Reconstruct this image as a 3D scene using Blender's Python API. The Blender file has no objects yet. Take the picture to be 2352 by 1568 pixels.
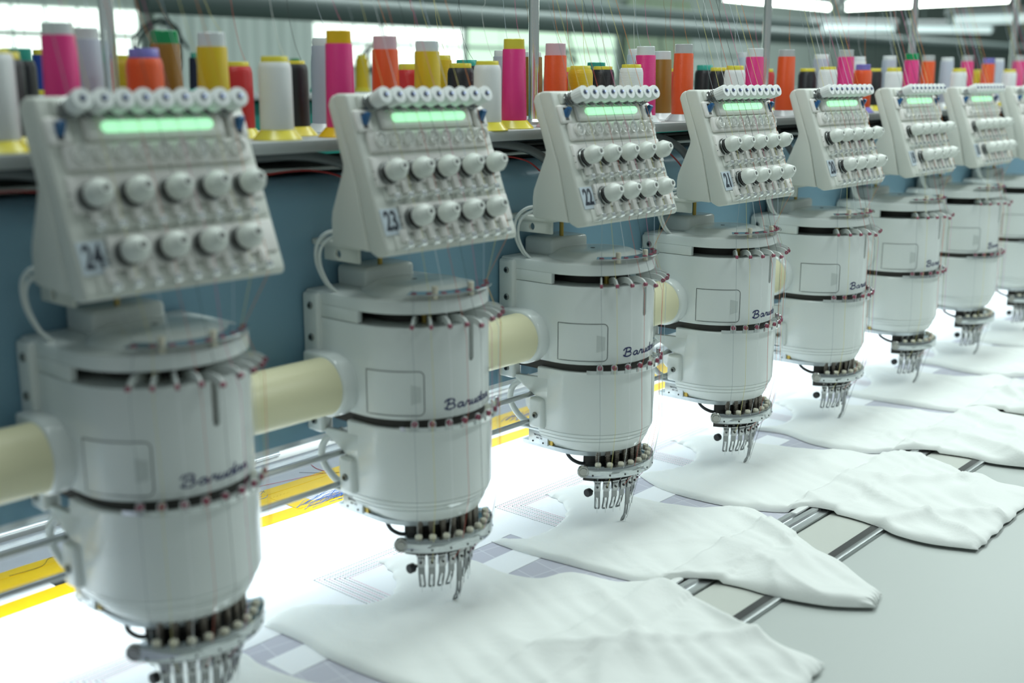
import bpy, bmesh, math, random
from mathutils import Vector, Matrix
random.seed(7)
SC = bpy.context.scene
COL = SC.collection
PI = math.pi
P = 0.33                                   # spacing of the heads along the machine

# ------------------------------------------------------------------ camera, world, light, exposure
cam_d = bpy.data.cameras.new('camera')
cam = bpy.data.objects.new('camera', cam_d)
COL.objects.link(cam)
FW = Vector((0.73135, 0.64512, -0.22126)); RT = Vector((0.66151, -0.74994, 0.0)); UPV = Vector((0.16593, 0.14636, 0.97522))
CAMP = Vector((-0.5581, -0.8662, 0.597))
M = Matrix((RT, UPV, -FW)).transposed().to_4x4(); M.translation = CAMP
cam.matrix_world = M
cam_d.sensor_width = 36.0
cam_d.lens = 2640.0 / 2352.0 * 36.0
cam_d.clip_start = 0.02; cam_d.clip_end = 100
cam_d.dof.use_dof = True
cam_d.dof.focus_distance = 1.66
cam_d.dof.aperture_fstop = 3.0
SC.camera = cam

w = bpy.data.worlds.new('World'); SC.world = w; w.use_nodes = True
w.node_tree.nodes['Background'].inputs[0].default_value = (0.84, 1.0, 1.0, 1)
w.node_tree.nodes['Background'].inputs[1].default_value = 0.12

def area(name, loc, rot, sx, sy, power, color):
    d = bpy.data.lights.new(name, 'AREA'); d.shape = 'RECTANGLE'; d.size = sx; d.size_y = sy
    d.energy = power; d.color = color
    o = bpy.data.objects.new(name, d); COL.objects.link(o); o.location = loc; o.rotation_euler = rot
    return o
TUBE = (0.88, 1.0, 0.985)
area('ceiling_light_front', (2.9, -1.0, 1.55), (math.radians(-20), 0, 0), 4.2, 0.25, 23, TUBE)
area('ceiling_light_above', (1.9, 0.1, 1.7), (0, 0, 0), 4.6, 0.25, 17, TUBE)
area('work_light_glow', (1.3, 0.300, 0.174), (math.radians(-2), 0, 0), 4.4, 0.05, 4.6, (0.90, 0.98, 1.0)).data.spread = math.radians(140)
area('ceiling_light_far', (7.0, 3.2, 1.9), (0, 0, 0), 9.0, 1.0, 60, TUBE)

SC.view_settings.view_transform = 'Standard'
SC.view_settings.look = 'None'
SC.view_settings.gamma = 1.0
SC.view_settings.use_curve_mapping = False
SC.view_settings.exposure = 1.0

# ------------------------------------------------------------------ materials
MATS = {}
def mat(name, col, rough=0.5, metal=0.0, spec=0.5, noise=None, bump=None, emit=None, trans=0.0, alpha=1.0, coat=0.0, sheen=0.0):
    if name in MATS: return MATS[name]
    m = bpy.data.materials.new(name); m.use_nodes = True
    nt = m.node_tree; b = nt.nodes['Principled BSDF']
    b.inputs['Base Color'].default_value = (*col, 1)
    b.inputs['Roughness'].default_value = rough
    b.inputs['Metallic'].default_value = metal
    b.inputs['Specular IOR Level'].default_value = spec
    b.inputs['Transmission Weight'].default_value = trans
    b.inputs['Alpha'].default_value = alpha
    b.inputs['Coat Weight'].default_value = coat
    b.inputs['Sheen Weight'].default_value = sheen
    if emit:
        b.inputs['Emission Color'].default_value = (*emit[0], 1); b.inputs['Emission Strength'].default_value = emit[1]
    if noise or bump:
        tc = nt.nodes.new('ShaderNodeTexCoord')
    if noise:                               # (scale, amount): slow variation of the base colour
        n = nt.nodes.new('ShaderNodeTexNoise'); n.inputs['Scale'].default_value = noise[0]; n.inputs['Detail'].default_value = 4
        r = nt.nodes.new('ShaderNodeMix'); r.data_type = 'RGBA'
        r.inputs[6].default_value = (*[max(0, c * (1 - noise[1])) for c in col], 1)
        r.inputs[7].default_value = (*[min(1, c * (1 + noise[1])) for c in col], 1)
        nt.links.new(tc.outputs['Object'], n.inputs['Vector']); nt.links.new(n.outputs['Fac'], r.inputs[0])
        nt.links.new(r.outputs[2], b.inputs['Base Color'])
    if bump:                                # (scale, strength)
        n2 = nt.nodes.new('ShaderNodeTexNoise'); n2.inputs['Scale'].default_value = bump[0]; n2.inputs['Detail'].default_value = 3
        bp = nt.nodes.new('ShaderNodeBump'); bp.inputs['Strength'].default_value = bump[1]; bp.inputs['Distance'].default_value = 0.001
        nt.links.new(tc.outputs['Object'], n2.inputs['Vector']); nt.links.new(n2.outputs['Fac'], bp.inputs['Height'])
        nt.links.new(bp.outputs['Normal'], b.inputs['Normal'])
    MATS[name] = m
    return m
def thread_mat(name, col):                  # wound thread: fine helical relief around the cone
    m = mat(name, col, rough=0.36, spec=0.5)
    nt = m.node_tree; b = nt.nodes['Principled BSDF']
    tc = nt.nodes.new('ShaderNodeTexCoord'); wv = nt.nodes.new('ShaderNodeTexWave'); wv.bands_direction = 'Z'
    wv.inputs['Scale'].default_value = 260; wv.inputs['Distortion'].default_value = 4.0; wv.inputs['Detail'].default_value = 2
    bp = nt.nodes.new('ShaderNodeBump'); bp.inputs['Strength'].default_value = 0.35; bp.inputs['Distance'].default_value = 0.0006
    nt.links.new(tc.outputs['Object'], wv.inputs['Vector']); nt.links.new(wv.outputs['Fac'], bp.inputs['Height'])
    nt.links.new(bp.outputs['Normal'], b.inputs['Normal'])
    return m

M_SHELL = mat('ivory_plastic', (0.69, 0.71, 0.65), 0.42, noise=(6, 0.02), bump=(900, 0.05))
M_PAD = mat('ivory_pad', (0.86, 0.84, 0.80), 0.4)
M_KNOB = mat('knob_plastic', (0.72, 0.75, 0.70), 0.32)
M_WKNOB = mat('white_knob', (0.80, 0.83, 0.81), 0.35)
M_BODY = mat('white_enamel', (0.74, 0.78, 0.76), 0.22, coat=0.3, noise=(5, 0.015))
M_CHROME = mat('chrome', (0.80, 0.82, 0.82), 0.12, 1.0)
M_STEEL = mat('brushed_steel', (0.52, 0.54, 0.54), 0.32, 1.0)
M_ZINC = mat('zinc_plate', (0.62, 0.66, 0.68), 0.38, 0.85, noise=(120, 0.15))
M_DARKST = mat('dark_steel', (0.10, 0.10, 0.10), 0.35, 0.8)
M_BLACK = mat('black_plastic', (0.018, 0.018, 0.02), 0.45)
M_DARK = mat('dark_interior', (0.035, 0.032, 0.028), 0.6)
M_PINK = mat('pink_ceramic', (0.30, 0.07, 0.11), 0.25)
M_CREAM = mat('cream_tube', (0.80, 0.76, 0.50), 0.4, noise=(9, 0.03))
M_BLUE = mat('blue_enamel', (0.215, 0.385, 0.50), 0.3, noise=(4, 0.03), bump=(700, 0.06))
M_LEVER = mat('blue_lever', (0.01, 0.10, 0.26), 0.3)
M_NAVY = mat('navy_print', (0.012, 0.018, 0.11), 0.5)
M_LABEL = mat('label_sheet', (0.62, 0.70, 0.76), 0.2)
M_INK = mat('label_ink', (0.03, 0.04, 0.06), 0.5)
M_CLEAR = mat('clear_plastic', (0.86, 0.86, 0.82), 0.12)
M_LAMP = mat('green_lamp', (0.5, 0.9, 0.6), 0.3, emit=((0.42, 1.0, 0.55), 0.42))
M_GAP_SHADE = mat('door_gap', (0.10, 0.11, 0.11), 0.7)  # dark tone standing for the shade in the door gap and dome hole
M_BRASS = mat('brass', (0.45, 0.32, 0.08), 0.35, 0.9)
M_BUTTON = mat('felt_button', (0.78, 0.74, 0.60), 0.6)
M_GREY = mat('shelf_grey', (0.46, 0.49, 0.49), 0.4)
M_WHITE = mat('white_sheet', (0.86, 0.88, 0.90), 0.8, bump=(400, 0.1))
M_TABLE = mat('table_laminate', (0.50, 0.535, 0.51), 0.42, noise=(3, 0.02), bump=(600, 0.05))
M_CREAMP = mat('cream_panel', (0.56, 0.58, 0.53), 0.4)
M_ALU = mat('aluminium', (0.72, 0.74, 0.75), 0.28, 1.0)
M_TAPE = mat('yellow_tape', (0.86, 0.56, 0.008), 0.35, noise=(25, 0.12), coat=0.2)
M_GCLOTH = mat('grey_cloth', (0.46, 0.49, 0.54), 0.8, noise=(40, 0.05))
M_CABLE = mat('black_cable', (0.02, 0.024, 0.022), 0.4)
M_WCABLE = mat('white_cable', (0.70, 0.74, 0.72), 0.35)
M_RED = mat('red_wire', (0.45, 0.03, 0.03), 0.4)
M_TEAL = mat('teal_enamel', (0.0, 0.22, 0.17), 0.4)

# lilac cloth with a faint grid of white seams
M_LILAC = mat('lilac_cloth', (0.53, 0.53, 0.60), 0.85)
def seams():
    nt = M_LILAC.node_tree; b = nt.nodes['Principled BSDF']
    tc = nt.nodes.new('ShaderNodeTexCoord'); mp = nt.nodes.new('ShaderNodeMapping'); mp.inputs['Rotation'].default_value = (0, 0, 0.18)
    br = nt.nodes.new('ShaderNodeTexBrick'); br.offset = 0.0
    br.inputs['Color1'].default_value = (0.55, 0.55, 0.62, 1); br.inputs['Color2'].default_value = (0.50, 0.50, 0.57, 1)
    br.inputs['Mortar'].default_value = (0.72, 0.73, 0.77, 1); br.inputs['Scale'].default_value = 1.0
    br.inputs['Brick Width'].default_value = 0.034; br.inputs['Row Height'].default_value = 0.034; br.inputs['Mortar Size'].default_value = 0.0005
    nt.links.new(tc.outputs['Object'], mp.inputs['Vector']); nt.links.new(mp.outputs['Vector'], br.inputs['Vector']); nt.links.new(br.outputs['Color'], b.inputs['Base Color'])
seams()
M_SHIRT = mat('white_jersey', (0.82, 0.84, 0.81), 0.85, sheen=0.2, bump=(260, 0.35))

# ------------------------------------------------------------------ helpers
def thing(name, label, cat, loc=(0, 0, 0), group=None):
    o = bpy.data.objects.new(name, None); COL.objects.link(o); o.location = loc; o.empty_display_size = 0.02
    return tag(o, label, cat, group)
def tag(o, label, cat, group=None):
    o['label'] = label; o['category'] = cat
    if group: o['group'] = group
    return o
def mesh(name, bm, m, smooth=35):
    me = bpy.data.meshes.new(name); bmesh.ops.recalc_face_normals(bm, faces=bm.faces[:])
    if smooth:
        for f in bm.faces: f.smooth = True
        a = math.radians(smooth)
        for e in bm.edges:
            if len(e.link_faces) == 2 and e.calc_face_angle(0) > a: e.smooth = False
    bm.to_mesh(me); bm.free()
    me.materials.append(m)
    return me
def obj(name, me, parent=None, loc=(0, 0, 0), rot=(0, 0, 0), kind=None):
    o = bpy.data.objects.new(name, me); COL.objects.link(o); o.location = loc; o.rotation_euler = rot
    if parent: o.parent = parent
    if kind: o['kind'] = kind
    return o
def add_box(bm, x0, x1, y0, y1, z0, z1, bev=0, seg=2):
    r = bmesh.ops.create_cube(bm, size=1.0)
    for v in r['verts']:
        v.co = Vector(((x0 + x1) / 2 + v.co.x * (x1 - x0), (y0 + y1) / 2 + v.co.y * (y1 - y0), (z0 + z1) / 2 + v.co.z * (z1 - z0)))
    if bev:
        es = list({e for v in r['verts'] for e in v.link_edges})
        bmesh.ops.bevel(bm, geom=es, offset=bev, segments=seg, affect='EDGES', profile=0.5)
    return bm
def box(name, m, x0, x1, y0, y1, z0, z1, bev=0, seg=2):
    return mesh(name, add_box(bmesh.new(), x0, x1, y0, y1, z0, z1, bev, seg), m)
def lathe(name, m, prof, seg=24, flute=0, bm=None, T=None, close=True, smooth=35):
    b = bm or bmesh.new(); rows = []
    for (r, z) in prof:
        row = []
        if r < 1e-7: row = [b.verts.new((0, 0, z))]
        else:
            for i in range(seg):
                rr = r * (1 - (flute if (i % 2) else 0)); a = 2 * PI * i / seg
                row.append(b.verts.new((rr * math.cos(a), rr * math.sin(a), z)))
        rows.append(row)
    for A, B in zip(rows, rows[1:]):
        if len(A) == 1 and len(B) == 1: continue
        for i in range(seg):
            j = (i + 1) % seg
            if len(A) == 1: b.faces.new((A[0], B[i], B[j]))
            elif len(B) == 1: b.faces.new((A[i], A[j], B[0]))
            else: b.faces.new((A[i], A[j], B[j], B[i]))
    if close:
        for R in (rows[0], rows[-1]):
            if len(R) > 2: b.faces.new(R)
    if T is not None:
        vs = [v for R in rows for v in R]
        bmesh.ops.transform(b, matrix=T, verts=vs)
    if bm is not None: return b
    return mesh(name, b, m, smooth)
def add_tube(bm, pts, r, seg=6, cap=True):
    pts = [Vector(p) for p in pts]; rows = []; up = Vector((0.0123, 0.0321, 1)).normalized(); prev = None
    for i, p in enumerate(pts):
        d = (pts[min(i + 1, len(pts) - 1)] - pts[max(i - 1, 0)]).normalized()
        if prev is None:
            a = d.cross(up)
            if a.length < 0.1: a = d.cross(Vector((1, 0, 0)))
        else:
            a = prev - d * prev.dot(d)
        a.normalize(); prev = a; c = d.cross(a); rr = r[i] if isinstance(r, (list, tuple)) else r
        rows.append([bm.verts.new(p + (a * math.cos(2 * PI * k / seg) + c * math.sin(2 * PI * k / seg)) * rr) for k in range(seg)])
    for A, B in zip(rows, rows[1:]):
        for k in range(seg):
            j = (k + 1) % seg; bm.faces.new((A[k], A[j], B[j], B[k]))
    if cap and seg > 2: bm.faces.new(rows[0]); bm.faces.new(rows[-1])
    return bm
def tube(name, m, pts, r, seg=6): return mesh(name, add_tube(bmesh.new(), pts, r, seg), m, 60)
def crom(pts, n=8, closed=False):           # Catmull-Rom through points
    pts = [Vector(p) for p in pts]; out = []
    for i in range(len(pts) - 1):
        p0 = pts[max(i - 1, 0)]; p1 = pts[i]; p2 = pts[i + 1]; p3 = pts[min(i + 2, len(pts) - 1)]
        for j in range(n):
            t = j / n
            out.append(0.5 * ((2 * p1) + (p2 - p0) * t + (2 * p0 - 5 * p1 + 4 * p2 - p3) * t * t + (3 * p1 - p0 - 3 * p2 + p3) * t ** 3))
    out.append(pts[-1]); return out
def helix(r, z0, z1, turns, wire, seg=12, ws=4):
    n = int(turns * seg); pts = [(r * math.cos(2 * PI * i / seg), r * math.sin(2 * PI * i / seg), z0 + (z1 - z0) * i / n) for i in range(n + 1)]
    return add_tube(bmesh.new(), pts, wire, ws)
def prism(name, m, prof, x0, x1, bev=0, seg=2, axis='x', bm=None):   # polygon (a,b) extruded along an axis
    b = bmesh.new()
    def at(a, c, t): return {'x': (t, a, c), 'y': (a, t, c), 'z': (a, c, t)}[axis]
    A = [b.verts.new(at(p[0], p[1], x0)) for p in prof]; B = [b.verts.new(at(p[0], p[1], x1)) for p in prof]
    b.faces.new(A); b.faces.new(B)
    for i in range(len(prof)):
        j = (i + 1) % len(prof); b.faces.new((A[i], A[j], B[j], B[i]))
    if bev:
        bmesh.ops.recalc_face_normals(b, faces=b.faces[:])
        es = [e for e in b.edges if e.calc_face_angle(0) > 0.5]
        bmesh.ops.bevel(b, geom=es, offset=bev, segments=seg, affect='EDGES', profile=0.5, clamp_overlap=True)
    return mesh(name, b, m)
def uline(r, y0, yb, n=40, half=PI / 2):    # U outline: straight sides, round front
    pts = [(-r, yb)]
    for i in range(n + 1):
        a = -half + 2 * half * i / n; pts.append((r * math.sin(a), y0 - r * math.cos(a)))
    pts.append((r, yb)); return pts
def uloft(name, m, rows, yb, n=40, smooth=35):    # rows (z, r, y0)
    b = bmesh.new(); R = [[b.verts.new((x, y, z)) for x, y in uline(r, y0, yb, n)] for z, r, y0 in rows]
    for A, B in zip(R, R[1:]):
        for i in range(len(A)):
            j = (i + 1) % len(A); b.faces.new((A[i], A[j], B[j], B[i]))
    b.faces.new(R[0]); b.faces.new(R[-1])
    return mesh(name, b, m, smooth)
def sector(name, m, r0, r1, a0, a1, z0, z1, y0, n=30, bev=0):   # part of a flat ring about (0, y0), angles from the front
    prof = []
    for i in range(n + 1):
        a = a0 + (a1 - a0) * i / n; prof.append((r1 * math.sin(a), y0 - r1 * math.cos(a)))
    for i in range(n + 1):
        a = a1 + (a0 - a1) * i / n; prof.append((r0 * math.sin(a), y0 - r0 * math.cos(a)))
    return prism(name, m, prof, z0, z1, bev, 2, 'z')
def boolean(me, cut, op='DIFFERENCE'):
    A = bpy.data.objects.new('tmpa', me); B = bpy.data.objects.new('tmpb', cut); COL.objects.link(A); COL.objects.link(B)
    md = A.modifiers.new('b', 'BOOLEAN'); md.operation = op; md.object = B; md.solver = 'EXACT'
    dg = bpy.context.evaluated_depsgraph_get(); r = bpy.data.meshes.new_from_object(A.evaluated_get(dg))
    bpy.data.objects.remove(A); bpy.data.objects.remove(B)
    bm = bmesh.new(); bm.from_mesh(r); ms = me.materials[0]
    bmesh.ops.dissolve_degenerate(bm, dist=1e-6, edges=bm.edges[:])
    return mesh(me.name, bm, ms, 30)
def text_mesh(name, s, size, m, sx=1.0, depth=0.0002, bold=0.0):
    c = bpy.data.curves.new(name, 'FONT'); c.body = s; c.size = size; c.align_x = 'CENTER'; c.align_y = 'CENTER'; c.extrude = depth; c.offset = bold
    o = bpy.data.objects.new(name, c); COL.objects.link(o)
    dg = bpy.context.evaluated_depsgraph_get(); me = bpy.data.meshes.new_from_object(o.evaluated_get(dg))
    bpy.data.objects.remove(o); bpy.data.curves.remove(c)
    me.transform(Matrix.Diagonal((sx, 1, 1, 1))); me.materials.clear(); me.materials.append(m); me.name = name
    return me
def ribbon(bm, pts, nrm, wd):               # flat strip through points with a normal per point
    L = []
    for i, p in enumerate(pts):
        d = (pts[min(i + 1, len(pts) - 1)] - pts[max(i - 1, 0)]).normalized(); s = d.cross(nrm[i]).normalized() * wd / 2
        L.append((bm.verts.new(p - s), bm.verts.new(p + s)))
    for a, b in zip(L, L[1:]): bm.faces.new((a[0], a[1], b[1], b[0]))

NTH = ['first', 'second', 'third', 'fourth', 'fifth', 'sixth', 'seventh', 'eighth']
# ------------------------------------------------------------------ the setting
def struct(name, me, **k):
    o = obj(name, me, **k); o['kind'] = 'structure'; return o
M_FLOOR = mat('floor_paint', (0.16, 0.20, 0.18), 0.4, noise=(2, 0.1))
M_WALL = mat('pale_wall', (0.50, 0.58, 0.53), 0.7, noise=(0.6, 0.08))
M_WALLD = mat('shaded_green_wall', (0.22, 0.28, 0.25), 0.7, noise=(0.8, 0.1))  # darker copy of the wall, far-end shade put into its colour
struct('floor', box('floor', M_FLOOR, -4, 26, -4, 8, -0.62, -0.52))
struct('wall_back', box('wall_back', M_WALL, -4, 12, 5.2, 5.4, -0.52, 3.0))
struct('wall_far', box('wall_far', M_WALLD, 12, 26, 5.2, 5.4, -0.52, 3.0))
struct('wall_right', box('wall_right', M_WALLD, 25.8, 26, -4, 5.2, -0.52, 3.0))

# ------------------------------------------------------------------ the machine table
tt = thing('machine_table', 'pale grey laminate machine table running under all the heads', 'table')
obj('table_top', box('table_top', M_TABLE, -1.2, 5.2, -1.15, 0.80, -0.036, -0.004, 0.002), tt)
for lx in (-1.0, 0.9, 2.9, 5.0):
    for ly in (-1.0, 0.7): obj('leg', box('leg', M_GREY, lx - 0.03, lx + 0.03, ly - 0.03, ly + 0.03, -0.52, -0.036), tt)
obj('inlay_panel', box('inlay_panel', M_CREAMP, -1.2, 5.2, -0.254, -0.19, -0.004, -0.0015), tt)
tag(obj('grid_cloth', box('grid_cloth', M_LILAC, -1.2, 5.2, -0.155, 0.44, -0.004, 0.0)), 'lilac grey cloth with white seams stretched beneath the shirts', 'cloth')
sheet = thing('stabilizer_sheet', 'long white stabilizer sheet on the table behind the needles', 'sheet')
for k in range(8): obj('flap', box('flap', M_WHITE, -0.128, 0.09, 0.055, 0.098, 0.0, 0.0005), sheet, loc=(k * P, 0, 0))
obj('sheet', box('sheet', M_WHITE, -0.8, 4.5, 0.098, 0.45, 0.0, 0.0005), sheet)
tag(obj('border_cloth', box('border_cloth', M_GCLOTH, -1.2, 5.2, 0.45, 0.80, -0.004, 0.0003)), 'grey cloth border between the yellow tape and the aluminium rail', 'cloth')
# nested stitched guide lines, one corner under each head
def stitch_lines(k, col, ids):
    bm = bmesh.new()
    for i in ids:
        o = i * 0.0047; x = k * P - 0.068 + o; y = 0.181 - o * 0.85; z = Vector((0, 0, 1))
        segs = [((x, y), (k * P + 0.135, y)), ((x, y), (x, 0.060))]
        for (a, b) in segs:
            a = Vector((*a, 0.0008)); b = Vector((*b, 0.0008)); n = int((b - a).length / 0.0042)
            for s in range(n):
                p = a.lerp(b, s / n); q = a.lerp(b, (s + 0.72) / n); ribbon(bm, [p, q], [z, z], 0.0008)
    return mesh('stitch_lines', bm, col, 0)
M_SBLK = mat('black_stitch', (0.015, 0.015, 0.03), 0.8); M_SPNK = mat('pink_stitch', (0.62, 0.16, 0.28), 0.8)
for k in range(7):
    obj('black_stitches', stitch_lines(k, M_SBLK, (0, 2, 4, 6)), sheet, kind='stuff'); obj('pink_stitches', stitch_lines(k, M_SPNK, (1, 3, 5, 7)), sheet, kind='stuff')
for k in range(8):
    tag(obj('fabric_patch', box('fabric_patch', M_WHITE, 0.1, 0.168, 0.016, 0.060, 0.0, 0.0007), loc=(k * P, 0, 0)),
        'white rectangular patch on lilac cloth right of the %s needle ring' % NTH[k], 'patch', 'white patches between the shirts')
# yellow tape
def tape(lbl, x0, x1, y0, y1, z):
    bm = bmesh.new(); n = 60
    rows = []
    for i in range(n + 1):
        x = x0 + (x1 - x0) * i / n; j = 0.0015 * math.sin(i * 1.7) + 0.001 * math.sin(i * 0.6)
        rows.append((bm.verts.new((x, y0 + j, z)), bm.verts.new((x, y1 + j, z))))
    for a, b in zip(rows, rows[1:]): bm.faces.new((a[0], a[1], b[1], b[0]))
    r = bmesh.ops.extrude_face_region(bm, geom=bm.faces[:]); bmesh.ops.translate(bm, verts=[v for v in r['geom'] if isinstance(v, bmesh.types.BMVert)], vec=(0, 0, -0.0003))
    return tag(obj('tape_strip', mesh('tape_strip', bm, M_TAPE)), lbl, 'tape')
tape('wide yellow tape strip along the edge of the grey cloth', -0.8, 3.4, 0.432, 0.487, 0.0011)
tape('narrow yellow tape strip in front of the wider one', -0.8, 3.4, 0.368, 0.399, 0.0011)
tape('short yellow cross tape joining both strips left of head 23', 0.40, 0.435, 0.385, 0.45, 0.0015)
tape('narrow crease of yellow tape lying on the wide strip', -0.8, 3.4, 0.466, 0.474, 0.0016)
tag(obj('dark_plate', box('dark_plate', M_DARKST, 0.045, 0.11, 0.402, 0.43, 0.0003, 0.0009)), 'dark metal showing through a cutout between the yellow tapes', 'plate')
# stray threads
def strand(lbl, pts, m, r=0.0005):
    tag(obj('stray_thread', tube('stray_thread', m, crom([(x, y, z) for x, y, z in pts], 6), r, 5)), lbl, 'thread')
M_TRED = mat('red_thread', (0.5, 0.03, 0.05), 0.6); M_TBLU = mat('blue_thread', (0.03, 0.12, 0.42), 0.6); M_TBLK = mat('black_thread', (0.02, 0.02, 0.03), 0.6)
strand('crimson thread bent on the grey cloth below head 24', [(0.21, 0.52, 0.001), (0.17, 0.515, 0.001), (0.145, 0.51, 0.001), (0.13, 0.48, 0.002), (0.125, 0.455, 0.002)], M_TRED)
strand('black thread curling across the wide tape below head 24', [(0.02, 0.47, 0.002), (0.06, 0.468, 0.002), (0.08, 0.485, 0.002), (0.1, 0.475, 0.002), (0.13, 0.51, 0.001), (0.17, 0.50, 0.001)], M_TBLK, 0.0003)
strand('red thread crossing from grey cloth to tape near head 23', [(0.54, 0.535, 0.001), (0.53, 0.505, 0.001), (0.53, 0.475, 0.002)], M_TRED)
strand('long straight red thread on the grey cloth left of head 23', [(0.42, 0.505, 0.001), (0.47, 0.49, 0.002), (0.53, 0.475, 0.002)], M_TRED, 0.0003)
strand('short black thread on the wide tape left of head 23', [(0.50, 0.51, 0.001), (0.52, 0.48, 0.002), (0.545, 0.455, 0.002)], M_TBLK, 0.0003)
def tangle(lbl, cx, cy, L, n, seed):
    rr = random.Random(seed); bm = bmesh.new()
    for i in range(n):
        a = Vector((cx + rr.uniform(-L, L) * 0.6, cy + rr.uniform(-0.012, 0.012), 0.0015))
        pts = [a]
        for s in range(3): pts.append(pts[-1] + Vector((rr.uniform(0.01, L * 0.5), rr.uniform(-0.004, 0.008), 0))); pts[-1].z = 0.0018 + rr.random() * 0.004
        add_tube(bm, crom(pts, 3), 0.00035, 3, False)
    o = tag(obj('thread_tangle', mesh('thread_tangle', bm, M_TBLU)), lbl, 'thread'); o['kind'] = 'stuff'
tangle('tuft of loose blue threads on the narrow tape left of head 23', 0.44, 0.385, 0.07, 30, 3)
tangle('small blue thread knot on the wide tape beside head 24', 0.375, 0.468, 0.015, 8, 5)
tangle('blue loose threads on the wide tape between heads 23 and 22', 0.93, 0.45, 0.05, 14, 9)
# rails: back aluminium frame rail with half-round clamp bars, front frame rail and dark slide rail
r1 = thing('frame_rail', 'aluminium frame rail lying behind the yellow tape', 'rail')
obj('channel', prism('channel', M_ALU, [(0.548, 0.0003), (0.548, 0.004), (0.556, 0.004), (0.556, 0.012), (0.575, 0.016), (0.61, 0.018), (0.61, 0.0003)], -1.2, 5.2, 0), r1)
bar = prism('clamp_bar', M_ALU, [(0.565 + 0.016 * math.cos(PI * i / 10), 0.010 + 0.016 * math.sin(PI * i / 10)) for i in range(11)], -0.23, 0.0, 0.0)
for k in range(-1, 8): obj('clamp_bar', bar, r1, loc=(0.165 + 0.345 * k, 0.02, 0))
r2 = thing('front_frame_rail', 'aluminium frame rail in front of the needles under the shirts', 'rail')
obj('channel', prism('channel', M_ALU, [(-0.187, -0.0015), (-0.187, 0.0015), (-0.176, 0.0015), (-0.174, 0.0045), (-0.166, 0.0045), (-0.165, 0.001), (-0.159, 0.001), (-0.157, 0.004), (-0.150, 0.004), (-0.150, 0.0001)], -1.2, 5.2, 0), r2)
clipm = box('clip', mat('white_clip', (0.8, 0.82, 0.8), 0.4), -0.022, 0.022, -0.162, -0.152, 0.003, 0.0065, 0.0015)
for k in range(0, 6): obj('clip', clipm, r2, loc=(k * P + 0.205, 0, 0))
r3 = thing('slide_rail', 'dark glossy slide rail let into the table front', 'rail')
obj('groove', box('groove', M_DARKST, -1.2, 5.2, -0.266, -0.254, -0.004, 0.0005), r3)
obj('lip', box('lip', mat('dull_alu', (0.40, 0.42, 0.42), 0.35, 1.0), -1.2, 5.2, -0.274, -0.266, -0.004, 0.002, 0.0008), r3)

# ------------------------------------------------------------------ beam, shelf, rods, poles, cables
bp_ = [(0.40, 0.193), (0.155, 0.193)] + [(0.155 + 0.03 - 0.03 * math.cos(PI / 2 * i / 6), 0.462 + 0.03 * math.sin(PI / 2 * i / 6)) for i in range(7)] + [(0.40, 0.492)]
bb = thing('machine_beam', 'long blue painted machine beam carrying all the heads', 'beam')
obj('beam', prism('beam', M_BLUE, bp_, -1.1, 4.9), bb)
obj('lower_lip', box('lower_lip', M_ALU, -1.1, 4.9, 0.157, 0.168, 0.186, 0.193), bb)
for lx in (-0.95, 4.75): obj('end_post', box('end_post', M_BLUE, lx - 0.1, lx + 0.1, 0.2, 0.39, 0.0005, 0.2), bb)
wl = thing('work_lamp', 'long tube lamp fixed under the blue beam', 'lamp')
obj('housing', box('housing', M_GREY, -0.9, 3.5, 0.275, 0.325, 0.182, 0.193), wl)
obj('tube', lathe('tube', mat('lamp_tube', (0.9, 0.95, 0.95), 0.4, emit=((0.9, 1.0, 1.0), 3.0)), [(0.006, -0.9), (0.006, 3.5)], 10), wl, loc=(0, 0.300, 0.1755), rot=(0, PI / 2, 0))
sh = thing('cone_shelf', 'grey shelf behind the tension units holding the thread cones', 'shelf')
obj('board', box('board', M_GREY, -1.1, 4.9, 0.12, 0.37, 0.522, 0.535, 0.0015), sh)
for k in range(-1, 7): obj('bracket', box('bracket', M_GREY, -0.012, 0.012, 0.2, 0.34, 0.492, 0.522, 0.002), sh, loc=(0.071 + 0.663 * k, 0, 0))
polem = lathe('pole', mat('pole_chrome', (0.92, 0.95, 0.93), 0.2, 1.0), [(0.0075, 0), (0.0075, 0.62)], 20); footm = lathe('foot', M_STEEL, [(0.014, 0), (0.014, 0.004), (0.009, 0.008)], 20)
for k in range(6):
    t = thing('thread_stand_pole', ['chrome upright pole behind tension unit 24, leftmost of the poles', 'chrome upright pole between tension units 23 and 22', 'chrome upright pole behind the right end of tension unit 21',
              'chrome upright pole above tension unit 19', 'chrome upright pole at the right edge behind unit 18', 'chrome upright pole past the last visible tension unit'][k], 'pole', (0.071 + 0.663 * k, 0.232, 0.535), 'chrome poles on the cone shelf')
    obj('pole', polem, t); obj('foot', footm, t)
tr = thing('thread_guide_rail', 'grey thread guide rail across the tops of the chrome poles', 'rail')
obj('rail', box('rail', M_GREY, -0.4, 3.6, 0.22, 0.245, 1.15, 1.165, 0.002), tr)
for i, (y, z, n) in enumerate([(0.102, 0.186, 'upper'), (0.102, 0.1495, 'lower')]):
    tag(obj('trip_rod', lathe('trip_rod', M_STEEL, [(0.0034, -0.9), (0.0034, 4.6)], 12), loc=(0, y, z), rot=(0, PI / 2, 0)), '%s thin steel rod running behind the lower covers' % n, 'rod')
tm = lathe('drive_tube', M_CREAM, [(0.0325, -0.113), (0.0325, 0.113)], 40)
for k in range(-1, 8):
    if k == -1: lb = 'cream tube entering head 24 from the left picture edge'
    else: lb = 'cream tube right of the %s embroidery head from the left' % NTH[k]
    tag(obj('drive_tube', tm, loc=((k + 0.5) * P, 0.1045, 0.267), rot=(0, PI / 2, 0)), lb, 'tube', 'cream tubes between the heads')
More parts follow.
